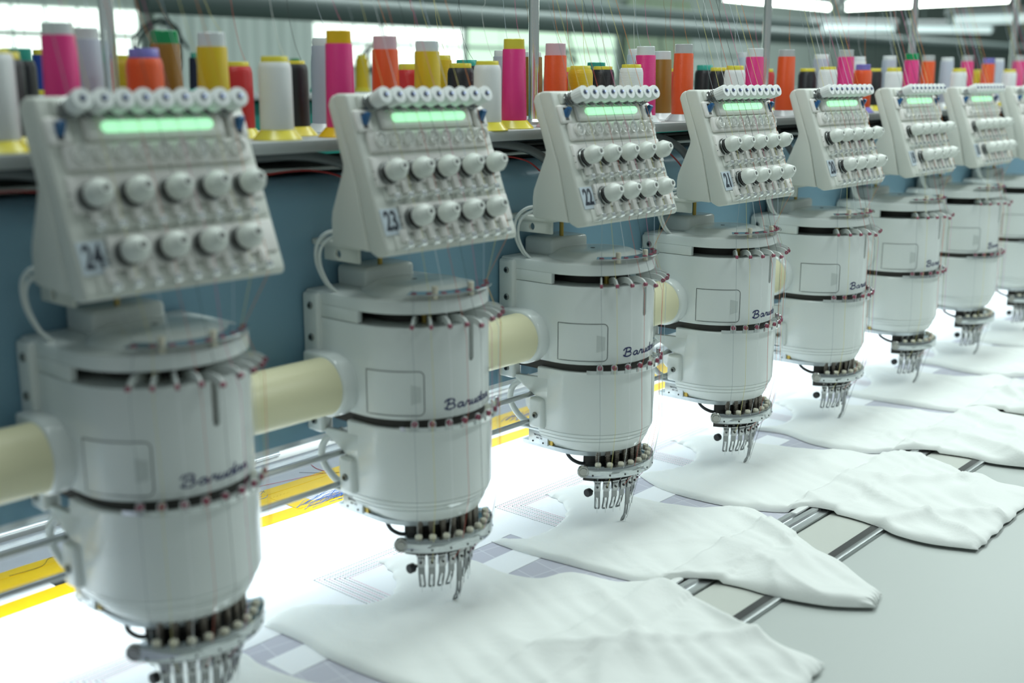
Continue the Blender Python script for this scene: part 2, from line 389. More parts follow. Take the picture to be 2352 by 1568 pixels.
rc = random.Random(4)
for i, (y, z, r, m) in enumerate([(0.19, 0.499, 0.006, M_CABLE), (0.208, 0.501, 0.008, M_CABLE), (0.226, 0.4985, 0.006, M_CABLE), (0.20, 0.509, 0.004, M_CABLE), (0.177, 0.497, 0.0022, M_WCABLE)]):
    pts = [(x * 0.11 - 0.9, y + rc.uniform(-0.004, 0.004), z + rc.uniform(-0.001, 0.004)) for x in range(48)]
    tag(obj('cable', tube('cable', m, crom(pts, 3), r, 8)), ['black cable nearest the front on top of the blue beam', 'thick black cable along the top of the blue beam', 'black cable farthest back on the blue beam', 'thin black cable lying over the others on the beam', 'thin pale cable at the front of the beam top'][i], 'cable')
redm = tube('red_wire', M_RED, crom([(-0.13, 0.172, 0.496), (-0.07, 0.168, 0.499), (-0.03, 0.158, 0.492), (-0.012, 0.148, 0.478), (0.0, 0.14, 0.462)], 6), 0.0012, 6)
wrapm = tube('spiral_tube', mat('spiral_wrap', (0.16, 0.18, 0.19), 0.2), crom([(-0.14, 0.19, 0.513), (-0.08, 0.172, 0.516), (-0.035, 0.152, 0.508), (-0.01, 0.138, 0.492), (0.0, 0.125, 0.470)], 6), 0.006, 10)

# ------------------------------------------------------------------ thread tension units
PHI = math.radians(69.1)
def face(x, t, h=0.0): return (x, 0.055 - 0.357 * t - 0.934 * h, 0.5795 - 0.934 * t + 0.357 * h)
front_prof = [(0.0553, 0.5800), (0.0570, 0.584), (0.0725, 0.584), (0.0770, 0.5805), (0.0436, 0.494), (0.0262, 0.4235), (0.0145, 0.4185), (-0.0015, 0.4215), (-0.0028, 0.4275)]
back_prof = [(0.0760, 0.5835), (0.0830, 0.5790), (0.0862, 0.5720), (0.0655, 0.512), (0.0665, 0.505), (0.0850, 0.462), (0.0868, 0.452), (0.0868, 0.430), (0.083, 0.4255), (0.0275, 0.4235), (0.0440, 0.494)]
ME = {}
ME['front_shell'] = prism('front_shell', M_SHELL, front_prof, -0.1, 0.1, 0.0032, 3)
ME['back_shell'] = prism('back_shell', M_SHELL, back_prof, -0.0995, 0.0995, 0.004, 3)
def rr(x0, x1, t0, t1, h0, h1, bev, m, name):      # rounded plate on the face, in face coordinates
    return box(name, m, x0, x1, -t1, -t0, h0, h1, bev, 3)
ME['top_plate'] = rr(-0.088, 0.088, -0.002, 0.012, -0.002, 0.004, 0.002, M_SHELL, 'top_plate')
ME['lamp_block'] = rr(-0.066, 0.072, 0.0135, 0.0360, -0.002, 0.0062, 0.0045, M_PAD, 'lamp_block')
ME['cup_plate'] = rr(-0.089, 0.092, 0.0375, 0.0600, -0.002, 0.0062, 0.003, M_PAD, 'cup_plate')
ME['knob_plate'] = rr(-0.092, 0.096, 0.0640, 0.0960, -0.002, 0.0034, 0.002, M_PAD, 'knob_plate')
ME['guide_plate'] = rr(-0.085, 0.096, 0.0965, 0.112, -0.002, 0.0018, 0.0012, M_SHELL, 'guide_plate')
ME['knob_plate2'] = rr(-0.072, 0.096, 0.1165, 0.147, -0.002, 0.0034, 0.002, M_PAD, 'knob_plate')
ME['guide_plate2'] = rr(-0.088, 0.096, 0.148, 0.164, -0.002, 0.0018, 0.0012, M_SHELL, 'guide_plate')
bmL = bmesh.new()
prof = [(0.0498 + 0.0046 * math.sin(a), 0.0046 * math.cos(a)) for a in [PI * i / 10 for i in range(11)]]
outl = [(x, y) for x, y in prof] + [(-x, -y) for x, y in prof]
ME['status_lamp'] = prism('status_lamp', M_LAMP, outl, 0.0, 0.0105, 0.002, 3, 'z')
ME['pre_knob'] = lathe('pre_knob', M_WKNOB, [(0.0, 0.0145), (0.0070, 0.0145), (0.0086, 0.016), (0.0093, 0.031), (0.0087, 0.0328), (0.0036, 0.0328), (0.0034, 0.0315), (0.0, 0.0315)], 36, 0.05)
ME['pre_pin'] = lathe('pre_pin', mat('pin_steel', (0.14, 0.16, 0.24), 0.2, 1.0), [(0.0022, 0.0), (0.0022, 0.034), (0.0014, 0.0355), (0, 0.0355)], 12)
ME['pre_spring'] = mesh('pre_spring', helix(0.0084, 0.001, 0.0145, 4.5, 0.0010), mat('spring_steel', (0.28, 0.29, 0.28), 0.25, 1.0))
ME['pre_base'] = lathe('pre_base', M_STEEL, [(0.0088, 0.001), (0.0088, 0.0035), (0.0050, 0.0045), (0.0050, 0.0175)], 20)
ME['knob'] = lathe('knob', M_KNOB, [(0, 0.0115), (0.0094, 0.0115), (0.0106, 0.0125), (0.0114, 0.0215), (0.0108, 0.0240), (0.0066, 0.0300), (0.0056, 0.0306), (0.0054, 0.0322), (0.0042, 0.0327), (0.0030, 0.0325), (0.0026, 0.0312), (0, 0.0312)], 32, 0.04)
ME['knob_pin'] = lathe('knob_pin', M_DARKST, [(0.0020, 0.0), (0.0020, 0.0319), (0, 0.0321)], 10)
ME['tension_disc'] = lathe('tension_disc', mat('disc_steel', (0.30, 0.31, 0.30), 0.3, 1.0), [(0.004, 0.003), (0.0122, 0.0032), (0.0126, 0.0042), (0.0098, 0.0054), (0.0122, 0.0068), (0.0116, 0.0078), (0.0060, 0.0080)], 28)
ME['knob_spring'] = mesh('knob_spring', helix(0.0100, 0.0078, 0.0118, 2.5, 0.0008), M_DARKST)
ME['cup'] = lathe('cup', M_CLEAR, [(0.0072, 0.003), (0.0080, 0.0095), (0.0086, 0.0108), (0.0082, 0.0116), (0.0070, 0.0112), (0.0055, 0.0080), (0.0030, 0.0066), (0, 0.0066)], 24)
ME['cup_eyelet'] = lathe('cup_eyelet', M_CLEAR, [(0.0046, 0.0060), (0.0048, 0.0080), (0.0040, 0.0102), (0.0022, 0.0114), (0.0010, 0.0112), (0.0008, 0.0080)], 16)
bt = bmesh.new(); add_box(bt, -0.0042, 0.0042, -0.001, 0.0125, 0.0, 0.0062, 0.0012)
ME['guide_block'] = mesh('guide_block', bt, M_PAD)
bt = bmesh.new(); pr_ = [(-0.0085, 0.0010), (-0.0085, 0.0090), (-0.0062, 0.0112), (-0.0010, 0.0112), (-0.0010, 0.0086), (-0.0052, 0.0086), (-0.0052, 0.0010)]
ME['guide_hook'] = prism('guide_hook', mat('hook_steel', (0.88, 0.90, 0.90), 0.24, 1.0), pr_, -0.0036, 0.0036, 0.0005, 1)
ME['lever_housing'] = box('lever_housing', M_PAD, -0.0105, 0.0105, -0.013, 0.011, -0.001, 0.0045, 0.003, 3)
ME['lever_slot'] = box('lever_slot', M_BLACK, -0.0030, 0.0030, -0.0095, 0.0065, 0.0040, 0.0049)
ME['blue_lever'] = prism('blue_lever', M_LEVER, [(-0.0070, 0.003), (0.0035, 0.003), (0.0065, 0.0115), (0.0030, 0.0140), (-0.0015, 0.009)], -0.0032, 0.0032, 0.0006)
ME['number_label'] = box('number_label', M_LABEL, -0.0120, 0.0120, -0.0140, 0.0140, 0.0, 0.0008, 0.0002, 1)
bt = bmesh.new()
for i in range(6):
    a = math.radians(112 + i * 27); p = Vector((math.cos(a) * 0.0145, math.sin(a) * 0.0145, 0.0026)); q = Vector((math.cos(a) * 0.0195, math.sin(a) * 0.0195, 0.0026))
    ribbon(bt, [p, q], [Vector((0, 0, 1))] * 2, 0.0007)
ME['scale_marks'] = mesh('scale_marks', bt, M_INK, 0)
ME['bracket'] = box('bracket', M_SHELL, -0.072, 0.06, 0.075, 0.154, 0.418, 0.424, 0.001)
bt = box('bracket_web', M_SHELL, -0.070, -0.066, 0.078, 0.136, 0.402, 0.4185, 0.001); ME['bracket_web'] = boolean(bt, mesh('c', lathe('c', M_SHELL, [(0.005, -0.02), (0.005, 0.02)], 20, bm=bmesh.new(), T=Matrix.Translation((-0.068, 0.112, 0.4100)) @ Matrix.Rotation(PI / 2, 4, 'Y')), M_SHELL))
ME['support_post'] = lathe('support_post', M_BRASS, [(0.003, 0.375), (0.003, 0.42)], 10)
ME['cable1'] = tube('cable', M_WCABLE, crom([(-0.088, 0.07, 0.440), (-0.096, 0.095, 0.438), (-0.096, 0.115, 0.424), (-0.092, 0.122, 0.402), (-0.084, 0.118, 0.380), (-0.074, 0.112, 0.368)], 6), 0.0022, 8)
ME['cable2'] = tube('cable', M_WCABLE, crom([(-0.086, 0.07, 0.434), (-0.094, 0.090, 0.434), (-0.096, 0.109, 0.420), (-0.092, 0.116, 0.400), (-0.085, 0.113, 0.380), (-0.076, 0.108, 0.368)], 6), 0.0018, 8)
TCOL = {'pale_yellow': (0.75, 0.68, 0.25), 'white': (0.85, 0.87, 0.88), 'rose': (0.75, 0.20, 0.38), 'grey': (0.35, 0.40, 0.42), 'scarlet': (0.65, 0.12, 0.08), 'brown': (0.35, 0.2, 0.06), 'black': (0.04, 0.05, 0.05), 'sky': (0.6, 0.7, 0.8), 'orange': (0.8, 0.25, 0.05)}
TSEQ = ['grey', 'pale_yellow', 'white', 'scarlet', 'black', 'rose', 'sky', 'pale_yellow', 'orange']
TM = {c: mat('thread_' + c, v, 0.5) for c, v in TCOL.items()}
XS = [-0.076 + 0.019 * i for i in range(9)]
def upper_thread(i):
    a = Vector(face(XS[i], 0.0064, 0.012)); top = Vector((XS[i] * 0.8 - 0.02, 0.235, 1.15))
    pts = [top, top.lerp(a, 0.5) + Vector((0, 0, -0.004)), a, Vector(face(XS[i], 0.0478, 0.0125)), Vector(face(XS[i] * 0.97, 0.09, 0.011)), Vector(face(XS[i], 0.106, 0.0105)), Vector(face(XS[i], 0.158, 0.0105)), Vector(face(XS[i], 0.168, 0.003))]
    return tube('thread', TM[TSEQ[i]], pts, 0.00028, 4)
UT = [upper_thread(i) for i in range(9)]
UNIT_LABEL = {24: 'blurred ivory thread tension unit numbered 24, nearest of the row', 23: 'ivory thread tension unit numbered 23, second from the left', 22: 'sharp ivory thread tension unit numbered 22 with glowing green lamp',
              21: 'ivory thread tension unit numbered 21, fourth from the left', 20: 'ivory thread tension unit numbered 20, fifth from the left', 19: 'ivory thread tension unit numbered 19, sixth from the left',
              18: 'small ivory tension unit numbered 18 near the right edge', 17: 'ivory tension unit cut off by the right picture edge'}
for k in range(8):
    n = 24 - k; far = k >= 5
    t = thing('tension_unit', UNIT_LABEL[n], 'tension unit', (k * P, 0, 0), 'thread tension units above the heads')
    fr = (PHI, 0, 0)
    for nm in ('front_shell', 'back_shell', 'bracket', 'bracket_web', 'support_post'):
        obj(nm, ME[nm], t, loc=(-0.01, 0.11, 0) if nm == 'support_post' else (0, 0, 0))
    for nm in ('top_plate', 'lamp_block', 'cup_plate', 'knob_plate', 'guide_plate', 'knob_plate2', 'guide_plate2'): obj(nm.rstrip('2'), ME[nm], t, face(0, 0), fr)
    obj('status_lamp', ME['status_lamp'], t, face(0.003, 0.0245), fr)['label'] = 'glowing green status lamp'
    for i in range(9):
        kb = obj('pretension_knob', ME['pre_knob'], t, face(XS[i], 0.0085), fr)
        obj('pin', ME['pre_pin'], kb); obj('base', ME['pre_base'], kb)
        if not far: obj('spring', ME['pre_spring'], kb)
        c = obj('thread_cup', ME['cup'], t, face(XS[i], 0.0478), fr)
        if not far: obj('eyelet', ME['cup_eyelet'], c)
        for tt_ in (0.1045, 0.1555):
            g = obj('guide_block', ME['guide_block'], t, face(XS[i], tt_), fr); obj('hook', ME['guide_hook'], g)
        obj('thread', UT[i], t)
    for row, (cnt, t0) in enumerate(((5, 0.0835), (4, 0.1335))):
        for i in range(cnt):
            x = (-0.076 if cnt == 5 else -0.057) + 0.038 * i
            kb = obj('tension_knob', ME['knob'], t, face(x, t0), fr)
            obj('disc', ME['tension_disc'], kb); obj('pin', ME['knob_pin'], kb)
            if not far: obj('spring', ME['knob_spring'], kb)
            if i == 0: obj('scale_marks', ME['scale_marks'], t, face(x, t0), fr)
    for x in (-0.088, 0.087):
        hs = obj('lever_housing', ME['lever_housing'], t, face(x, 0.0245), fr)
        obj('slot', ME['lever_slot'], hs); obj('blue_lever', ME['blue_lever'], hs, (0, -0.001, 0.0), (0, 0, 0))['label'] = 'small blue lever'
    lb = obj('number_label', ME['number_label'], t, face(-0.0860, 0.133, 0.0002), fr); lb['label'] = 'pale label with black number %d' % n
    obj('number', text_mesh('number', str(n), 0.0285, M_INK, 0.62, bold=0.0007), lb, (0, 0, 0.001))
    obj('cable', ME['cable1'], t); obj('cable', ME['cable2'], t)
    obj('red_wire', redm, t); obj('spiral_tube', wrapm, t)

# ------------------------------------------------------------------ embroidery heads
Y0 = 0.0506
ANG = [math.radians(-52 + 13 * i) for i in range(9)]
def pol(r, a, z, y0=Y0): return Vector((r * math.sin(a), y0 - r * math.cos(a), z))
up = uloft('upper_cover', M_BODY, [(0.237, 0.0835, 0.066), (0.2385, 0.085, 0.066), (0.338, 0.085, 0.066), (0.3395, 0.0842, 0.066)], 0.152, 64)
# union of box and cylinder first so the cut is clean
s1 = bmesh.new(); add_box(s1, 0.0012, 0.0088, -0.04, 0.0, 0.300, 0.36); s1 = mesh('s', s1, M_BODY)
s2 = mesh('s', lathe('', None, [(0.0038, -0.02), (0.0038, 0.02)], 16, bm=bmesh.new(), T=Matrix.Translation((0.0050, -0.02, 0.300)) @ Matrix.Rotation(PI / 2, 4, 'X')), M_BODY)
HE = {}
HE['upper_cover'] = boolean(boolean(up, s1), s2)
HE['slot_lining'] = box('slot_lining', mat('slot_dark_brown', (0.10, 0.06, 0.03), 0.9), 0.0008, 0.0092, -0.009, -0.002, 0.294, 0.338)  # dark brown strip set inside the slot
HE['top_cover'] = uloft('top_cover', M_BODY, [(0.354, 0.0838, 0.066), (0.355, 0.085, 0.066), (0.3655, 0.085, 0.066), (0.3678, 0.0842, 0.066), (0.3688, 0.082, 0.066)], 0.152, 64)
HE['side_skirt'] = box('side_skirt', M_BODY, -0.085, -0.078, 0.0655, 0.152, 0.3402, 0.3545, 0.0008)
HE['side_skirt2'] = box('side_skirt', M_BODY, 0.078, 0.085, 0.0655, 0.152, 0.3402, 0.3545, 0.0008)
HE['inner_column'] = uloft('inner_column', M_DARK, [(0.330, 0.052, 0.066), (0.357, 0.052, 0.066)], 0.15, 30)
HE['flange'] = box('flange', M_BODY, -0.0905, -0.072, 0.1265, 0.1535, 0.2045, 0.3665, 0.004, 3)
HE['flange2'] = box('flange', M_BODY, 0.072, 0.0905, 0.1265, 0.1535, 0.2045, 0.3665, 0.004, 3)
scb = lathe('', None, [(0.0042, 0), (0.0042, 0.0012), (0.0034, 0.0022), (0.0022, 0.0022), (0.0020, 0.0008), (0, 0.0008)], 16, bm=bmesh.new(), T=Matrix.Rotation(-PI / 2, 4, 'Y'))
HE['screw'] = mesh('screw', scb, mat('screw_steel', (0.26, 0.28, 0.27), 0.3, 1.0))
scb = lathe('', None, [(0.0019, 0), (0.0019, 0.0012), (0, 0.0012)], 6, bm=bmesh.new(), T=Matrix.Rotation(-PI / 2, 4, 'Y')); HE['socket'] = mesh('socket', scb, M_BLACK)
cprof = [(0.1045 - 0.0368 * math.cos(a), 0.267 + 0.0358 * math.sin(a)) for a in [-PI / 2 + PI * i / 24 for i in range(25)]]
HE['collar'] = prism('collar', M_BODY, cprof + [(0.14, 0.3028), (0.14, 0.2312)], -0.1035, -0.080, 0.004, 3)
HE['collar2'] = prism('collar', M_BODY, cprof + [(0.14, 0.3028), (0.14, 0.2312)], 0.080, 0.1035, 0.004, 3)
# door with handle and its gap, wrapped on the round front
def wrap(s_ang, z, off, y0=0.066, r=0.085): return Vector(((r + off) * math.sin(s_ang), y0 - (r + off) * math.cos(s_ang), z))
def outward(a): return Vector((math.sin(a), -math.cos(a), 0))
a0, a1, z0, z1 = math.radians(-82), math.radians(-37.2), 0.2425, 0.2918
def door_outline(g):
    A0, A1, Z0, Z1 = a0 - g / 0.085, a1 + g / 0.085, z0 - g, z1 + g; rc_ = 0.006; ra = rc_ / 0.085; o = []
    for i in range(13): o.append((A0 + (A1 - ra - A0) * i / 12, Z1))
    for i in range(1, 6): o.append((A1 - ra + ra * math.sin(PI / 2 * i / 6), Z1 - rc_ + rc_ * math.cos(PI / 2 * i / 6)))
    for i in range(5): o.append((A1, Z1 - rc_ + (Z0 + 2 * rc_ - Z1) * i / 4))
    for i in range(1, 6): o.append((A1 - ra + ra * math.cos(PI / 2 * i / 6), Z0 + rc_ - rc_ * math.sin(PI / 2 * i / 6)))
    for i in range(13): o.append((A1 - ra + (A0 - A1 + ra) * i / 12, Z0))
    o.append((A0, Z0 + (Z1 - Z0) * 0.5)); o.append(o[0]); return o
bm = bmesh.new(); o_ = door_outline(0.0); ribbon(bm, [wrap(a, z, 0.00035) for a, z in o_], [outward(a) for a, z in o_], 0.0009); HE['door_gap'] = mesh('door_gap', bm, M_GAP_SHADE, 0)
bm = bmesh.new(); n = 16
grid = [[bm.verts.new(wrap(a0 + 0.012 + (a1 - a0 - 0.024) * i / n, z, 0.00025)) for z in (z0 + 0.001, z1 - 0.001)] for i in range(n + 1)]
for A, B in zip(grid, grid[1:]): bm.faces.new((A[0], B[0], B[1], A[1]))
r_ = bmesh.ops.extrude_face_region(bm, geom=bm.faces[:])
for v in r_['geom']:
    if isinstance(v, bmesh.types.BMVert): d = Vector((v.co.x, v.co.y - 0.066, 0)).normalized(); v.co -= d * 0.0012
HE['door'] = mesh('door', bm, M_BODY)
bm = bmesh.new(); q = [(-47.0, 0.277), (-39.5, 0.2745), (-39.5, 0.2575), (-47.0, 0.2545)]; vs = [bm.verts.new(wrap(math.radians(a), z, 0.0007)) for a, z in q]; vi = [bm.verts.new(wrap(math.radians(a), z, -0.0008)) for a, z in q]
bm.faces.new(vs)
for i in range(4): bm.faces.new((vs[i], vs[(i + 1) % 4], vi[(i + 1) % 4], vi[i]))
HE['door_handle'] = mesh('door_handle', bm, mat('handle_grey', (0.56, 0.60, 0.58), 0.4), 0)
# the maker's name in brush script
a_ = [(1.2, .42), (1.05, .5), (.88, .38), (.82, .15), (.92, .02), (1.05, .08), (1.18, .3), (1.22, .45), (1.18, .1), (1.26, .02), (1.36, .1)]
STROKES = [[(.24, .95), (.18, .5), (.08, .02)], [(-.02, .72), (.12, .97), (.42, 1.03), (.6, .86), (.5, .6), (.26, .52), (.5, .5), (.64, .28), (.5, .05), (.25, -.03), (.05, .06), (-.03, .2)],
           a_, [(1.36, .1), (1.5, .45), (1.53, .52), (1.62, .45), (1.72, .47), (1.66, .2), (1.7, .03), (1.82, .1)],
           [(1.82, .1), (1.95, .48), (1.88, .15), (1.95, .02), (2.1, .1), (2.22, .48), (2.16, .12), (2.22, .02), (2.34, .1)],
           [(2.7, .42), (2.55, .5), (2.4, .36), (2.34, .14), (2.44, .02), (2.58, .1), (2.72, .4), (2.88, 1.0), (2.71, .12), (2.76, .02), (2.88, .1)],
           [(x + 2.05, y) for x, y in a_], [(3.41, .1), (3.5, .48), (3.45, .03), (3.58, .38), (3.72, .5), (3.77, .35), (3.7, .1), (3.78, .02), (3.92, .14)]]
bm = bmesh.new()
for st in STROKES:
    pts = [(math.radians(-21.6) + p.x * 0.0195 / 0.085, 0.2470 + p.y * 0.0108) for p in crom([(x, y, 0) for x, y in st], 5)]
    ribbon(bm, [wrap(a, z, 0.0004) for a, z in pts], [outward(a) for a, z in pts], 0.0018)
HE['lettering'] = mesh('lettering', bm, M_NAVY, 0)
# hood and dome on top
HE['hood'] = box('hood', M_BODY, -0.042, 0.034, 0.098, 0.150, 0.367, 0.3920, 0.0055, 3)
HE['dome'] = lathe('dome', M_BODY, [(0.066, 0.367), (0.064, 0.3705), (0.058, 0.3735), (0.050, 0.3775), (0.046, 0.3785), (0.0, 0.3790)], 48)
HE['dome_hole'] = lathe('dome_hole', M_GAP_SHADE, [(0.003, 0.3785), (0.003, 0.3793), (0, 0.3793)], 14)
HE['eyelet_plate'] = sector('eyelet_plate', M_CHROME, 0.058, 0.0775, math.radians(-57), math.radians(62), 0.3752, 0.3764, Y0)
HE['plate_post'] = lathe('plate_post', M_BUTTON, [(0.0034, 0.3690), (0.0034, 0.3825), (0.0028, 0.3832), (0, 0.3832)], 14)
bt = lathe('', None, [(0.0018, -0.0016), (0.0032, -0.0012), (0.0032, 0.0012), (0.0018, 0.0016), (0.0012, 0.0)], 14, bm=bmesh.new(), close=False); HE['eyelet'] = mesh('eyelet', bt, M_PINK)
# take-up lever: an arched flat arm in a radial plane, x is outwards
lp = crom([(0.050, 0, 0.3415), (0.061, 0, 0.3460), (0.073, 0, 0.3480), (0.084, 0, 0.3465), (0.0902, 0, 0.3418)], 5)
bm = bmesh.new(); rows = []
for i, p in enumerate(lp):
    d = (lp[min(i + 1, len(lp) - 1)] - lp[max(i - 1, 0)]).normalized(); nn = Vector((-d.z, 0, d.x)); h = 0.0046 - 0.0018 * i / len(lp)
    rows.append([bm.verts.new(p + nn * h * s + Vector((0, 0.0011 * u, 0))) for s, u in ((1, -1), (1, 1), (-1, 1), (-1, -1))])
for A, B in zip(rows, rows[1:]):
    for i in range(4): bm.faces.new((A[i], A[(i + 1) % 4], B[(i + 1) % 4], B[i]))
bm.faces.new(rows[0]); bm.faces.new(rows[-1])
HE['lever'] = mesh('take_up_lever', bm, mat('lever_grey', (0.58, 0.61, 0.59), 0.35))
bt = lathe('', None, [(0.0010, -0.0020), (0.0026, -0.0018), (0.0026, 0.0018), (0.0010, 0.0020), (0.0010, 0)], 12, bm=bmesh.new(), close=False, T=Matrix.Translation((0.0897, 0, 0.3435)) @ Matrix.Rotation(PI / 2, 4, 'X')); HE['lever_eye'] = mesh('lever_eye', bt, M_PINK)
HE['guide_post'] = lathe('guide_post', M_BRASS, [(0.0035, 0.335), (0.0035, 0.357)], 12)
# gap with the guide band
HE['gap_core'] = uloft('gap_core', M_DARK, [(0.222, 0.0775, 0.062), (0.240, 0.0775, 0.064)], 0.13, 40)
HE['guide_band'] = sector('guide_band', M_CHROME, 0.0808, 0.0822, math.radians(-64), math.radians(64), 0.2262, 0.2312, Y0, 40)
bt = bmesh.new(); tb = [(0.0042 * math.cos(a), 0.236 + 0.0042 * math.sin(a)) for a in [PI * i / 10 for i in range(11)]]; HE['guide_tab'] = prism('guide_tab', mat('tab_steel', (0.66, 0.68, 0.68), 0.1, 1.0), tb + [(-0.0042, 0.2275), (0.0042, 0.2275)], 0.0822, 0.0834, 0.0, 1, 'x')
bt = lathe('', None, [(0.0010, -0.001), (0.0031, -0.001), (0.0031, 0.0022), (0.0024, 0.0030), (0.0010, 0.0026), (0.0009, 0)], 14, bm=bmesh.new(), close=False, T=Matrix.Translation((0.0832, 0, 0.2355)) @ Matrix.Rotation(PI / 2, 4, 'Y')); HE['guide_bead'] = mesh('guide_bead', bt, M_PINK)
# lower cover
rows = [(0.227, 0.0836, 0.0608), (0.2257, 0.0848, 0.0612), (0.19, 0.0850, 0.0618), (0.16, 0.0848, 0.0618)]
for zz, rr_ in ((0.1430, 0.0838), (0.1375, 0.0818), (0.1320, 0.0788)):
    rows += [(zz + 0.0007, rr_ + 0.0002, 0.0612), (zz + 0.0005, rr_ - 0.0008, 0.0612), (zz - 0.0005, rr_ - 0.0010, 0.0612), (zz - 0.0007, rr_ - 0.0003, 0.0612)]
rows += [(0.1265, 0.0750, 0.059), (0.1210, 0.0703, 0.0575), (0.1172, 0.0672, 0.056), (0.1155, 0.0650, 0.056)]
HE['lower_cover'] = uloft('lower_cover', M_BODY, rows, 0.088, 64, 25)
HE['side_plate'] = prism('side_plate', M_BODY, [(0.070, 0.2135), (0.127, 0.2105), (0.130, 0.206), (0.088, 0.184), (0.070, 0.18)], -0.085, -0.078, 0.0012, 2)
HE['side_plate2'] = prism('side_plate', M_BODY, [(0.070, 0.2135), (0.127, 0.2105), (0.130, 0.206), (0.088, 0.184), (0.070, 0.18)], 0.078, 0.085, 0.0012, 2)
HE['cover_pad'] = box('cover_pad', M_BODY, -0.0915, -0.079, 0.0745, 0.0995, 0.1425, 0.1850, 0.005, 3)
HE['cover_pad2'] = box('cover_pad', M_BODY, 0.079, 0.0915, 0.0745, 0.0995, 0.1425, 0.1850, 0.005, 3)
HE['base_plate'] = uloft('base_plate', M_ZINC, [(0.1085, 0.0665, 0.064), (0.1155, 0.0695, 0.064)], 0.128, 40)
HE['solenoid'] = box('solenoid', M_ZINC, -0.075, -0.052, 0.078, 0.112, 0.1155, 0.1355, 0.0008)
HE['solenoid_tab'] = box('solenoid_tab', M_ZINC, -0.079, -0.045, 0.076, 0.132, 0.1355, 0.1385, 0.0005)
HE['solenoid_end'] = box('solenoid_end', M_BRASS, -0.072, -0.054, 0.072, 0.078, 0.117, 0.134)
HE['hole'] = lathe('hole', M_BLACK, [(0.0013, 0), (0.0013, 0.0006), (0, 0.0006)], 10)
HE['motor'] = lathe('motor', M_ZINC, [(0.014, -0.072), (0.016, -0.070), (0.016, -0.045), (0.010, -0.043)], 24)
HE['hose'] = tube('hose', M_WCABLE, crom([(-0.066, 0.118, 0.205), (-0.078, 0.136, 0.192), (-0.080, 0.140, 0.170), (-0.074, 0.128, 0.148), (-0.066, 0.112, 0.138)], 6), 0.0042, 10)
# spring cage, ring and needles
HE['spring_core'] = sector('spring_core', M_DARK, 0.030, 0.050, math.radians(-75), math.radians(75), 0.070, 0.1175, Y0, 24)
prof = [(0.0026, 0.098)]
for i in range(8): z = 0.0985 + i * 0.0021; prof += [(0.0026, z), (0.0039, z + 0.0007), (0.0039, z + 0.0013), (0.0026, z + 0.0020)]
HE['bar_spring'] = lathe('bar_spring', mat('bar_spring_steel', (0.30, 0.27, 0.24), 0.3, 1.0), prof, 12)
HE['needle_ring'] = sector('needle_ring', mat('ring_steel', (0.50, 0.53, 0.54), 0.07, 1.0), 0.052, 0.0772, math.radians(-66), math.radians(66), 0.0835, 0.0982, Y0, 60, 0.001)
HE['ring_lip'] = sector('ring_lip', M_DARKST, 0.054, 0.0690, math.radians(-66), math.radians(66), 0.0800, 0.0836, Y0, 40, 0)
bt = lathe('', None, [(0.0085, -0.003), (0.0085, 0.001), (0.0072, 0.0022), (0.0060, 0.0022), (0.0058, 0.0014), (0.0052, 0.0014), (0.0050, 0.0026), (0, 0.0026)], 20, bm=bmesh.new(), T=Matrix.Rotation(-PI / 2, 4, 'Y')); HE['ring_bolt'] = mesh('ring_bolt', bt, mat('bolt_steel', (0.34, 0.34, 0.32), 0.25, 1.0))
HE['ring_hole'] = mesh('ring_hole', lathe('', None, [(0.0013, 0), (0.0013, 0.0005), (0, 0.0005)], 10, bm=bmesh.new(), T=Matrix.Rotation(PI / 2, 4, 'Y')), M_BLACK)
HE['button'] = lathe('button', M_BUTTON, [(0.0036, 0.0978), (0.0042, 0.0990), (0.0042, 0.1012), (0.0034, 0.1024), (0, 0.1024)], 14)
HE['needle_bar'] = lathe('needle_bar', mat('bar_steel', (0.22, 0.22, 0.21), 0.25, 1.0), [(0.0026, 0.060), (0.0026, 0.119)], 10)
bm = bmesh.new(); add_box(bm, 0.0465, 0.0560, -0.0042, 0.0042, 0.0575, 0.0700, 0.0008); add_box(bm, 0.0440, 0.0570, -0.0052, 0.0052, 0.0705, 0.0730, 0.0005)
HE['needle_clamp'] = mesh('needle_clamp', bm, mat('clamp_steel', (0.42, 0.43, 0.43), 0.2, 1.0))
bm = bmesh.new(); add_tube(bm, [(0.0555, 0, 0.064), (0.0575, 0, 0.064)], 0.0016, 10); HE['clamp_screw'] = mesh('clamp_screw', bm, M_BLACK)
def foot(bm, dz=0.0):                       # flat stem, then a slotted toe
    pts = crom([(0.0525, 0, 0.066 - dz * 0.3), (0.0520, 0, 0.052 - dz * 0.6), (0.0500, 0, 0.042 - dz), (0.0462, 0, 0.034 - dz), (0.0448, 0, 0.0300 - dz)], 4)
    for s in (-1, 1):
        add_tube(bm, [(p.x, s * 0.0027, p.z) for p in pts], 0.0012, 6)
    add_tube(bm, [(pts[-1].x, -0.0030, pts[-1].z), (pts[-1].x - 0.0008, 0, pts[-1].z - 0.0006), (pts[-1].x, 0.0030, pts[-1].z)], 0.0012, 6)
    add_box(bm, 0.0510, 0.0534, -0.0038, 0.0038, 0.048 - dz * 0.7, 0.0665 - dz * 0.2, 0.0004, 1)
bm = bmesh.new(); foot(bm); M_FOOT = mat('foot_steel', (0.26, 0.27, 0.27), 0.2, 1.0)
HE['presser_foot'] = mesh('presser_foot', bm, M_FOOT)
bm = bmesh.new(); foot(bm, 0.0225); HE['presser_foot_down'] = mesh('presser_foot', bm, M_FOOT)
HE['needle'] = lathe('needle', M_CHROME, [(0.0010, 0.060), (0.0010, 0.040), (0.0006, 0.036), (0.0005, 0.026), (0.0, 0.024)], 8)
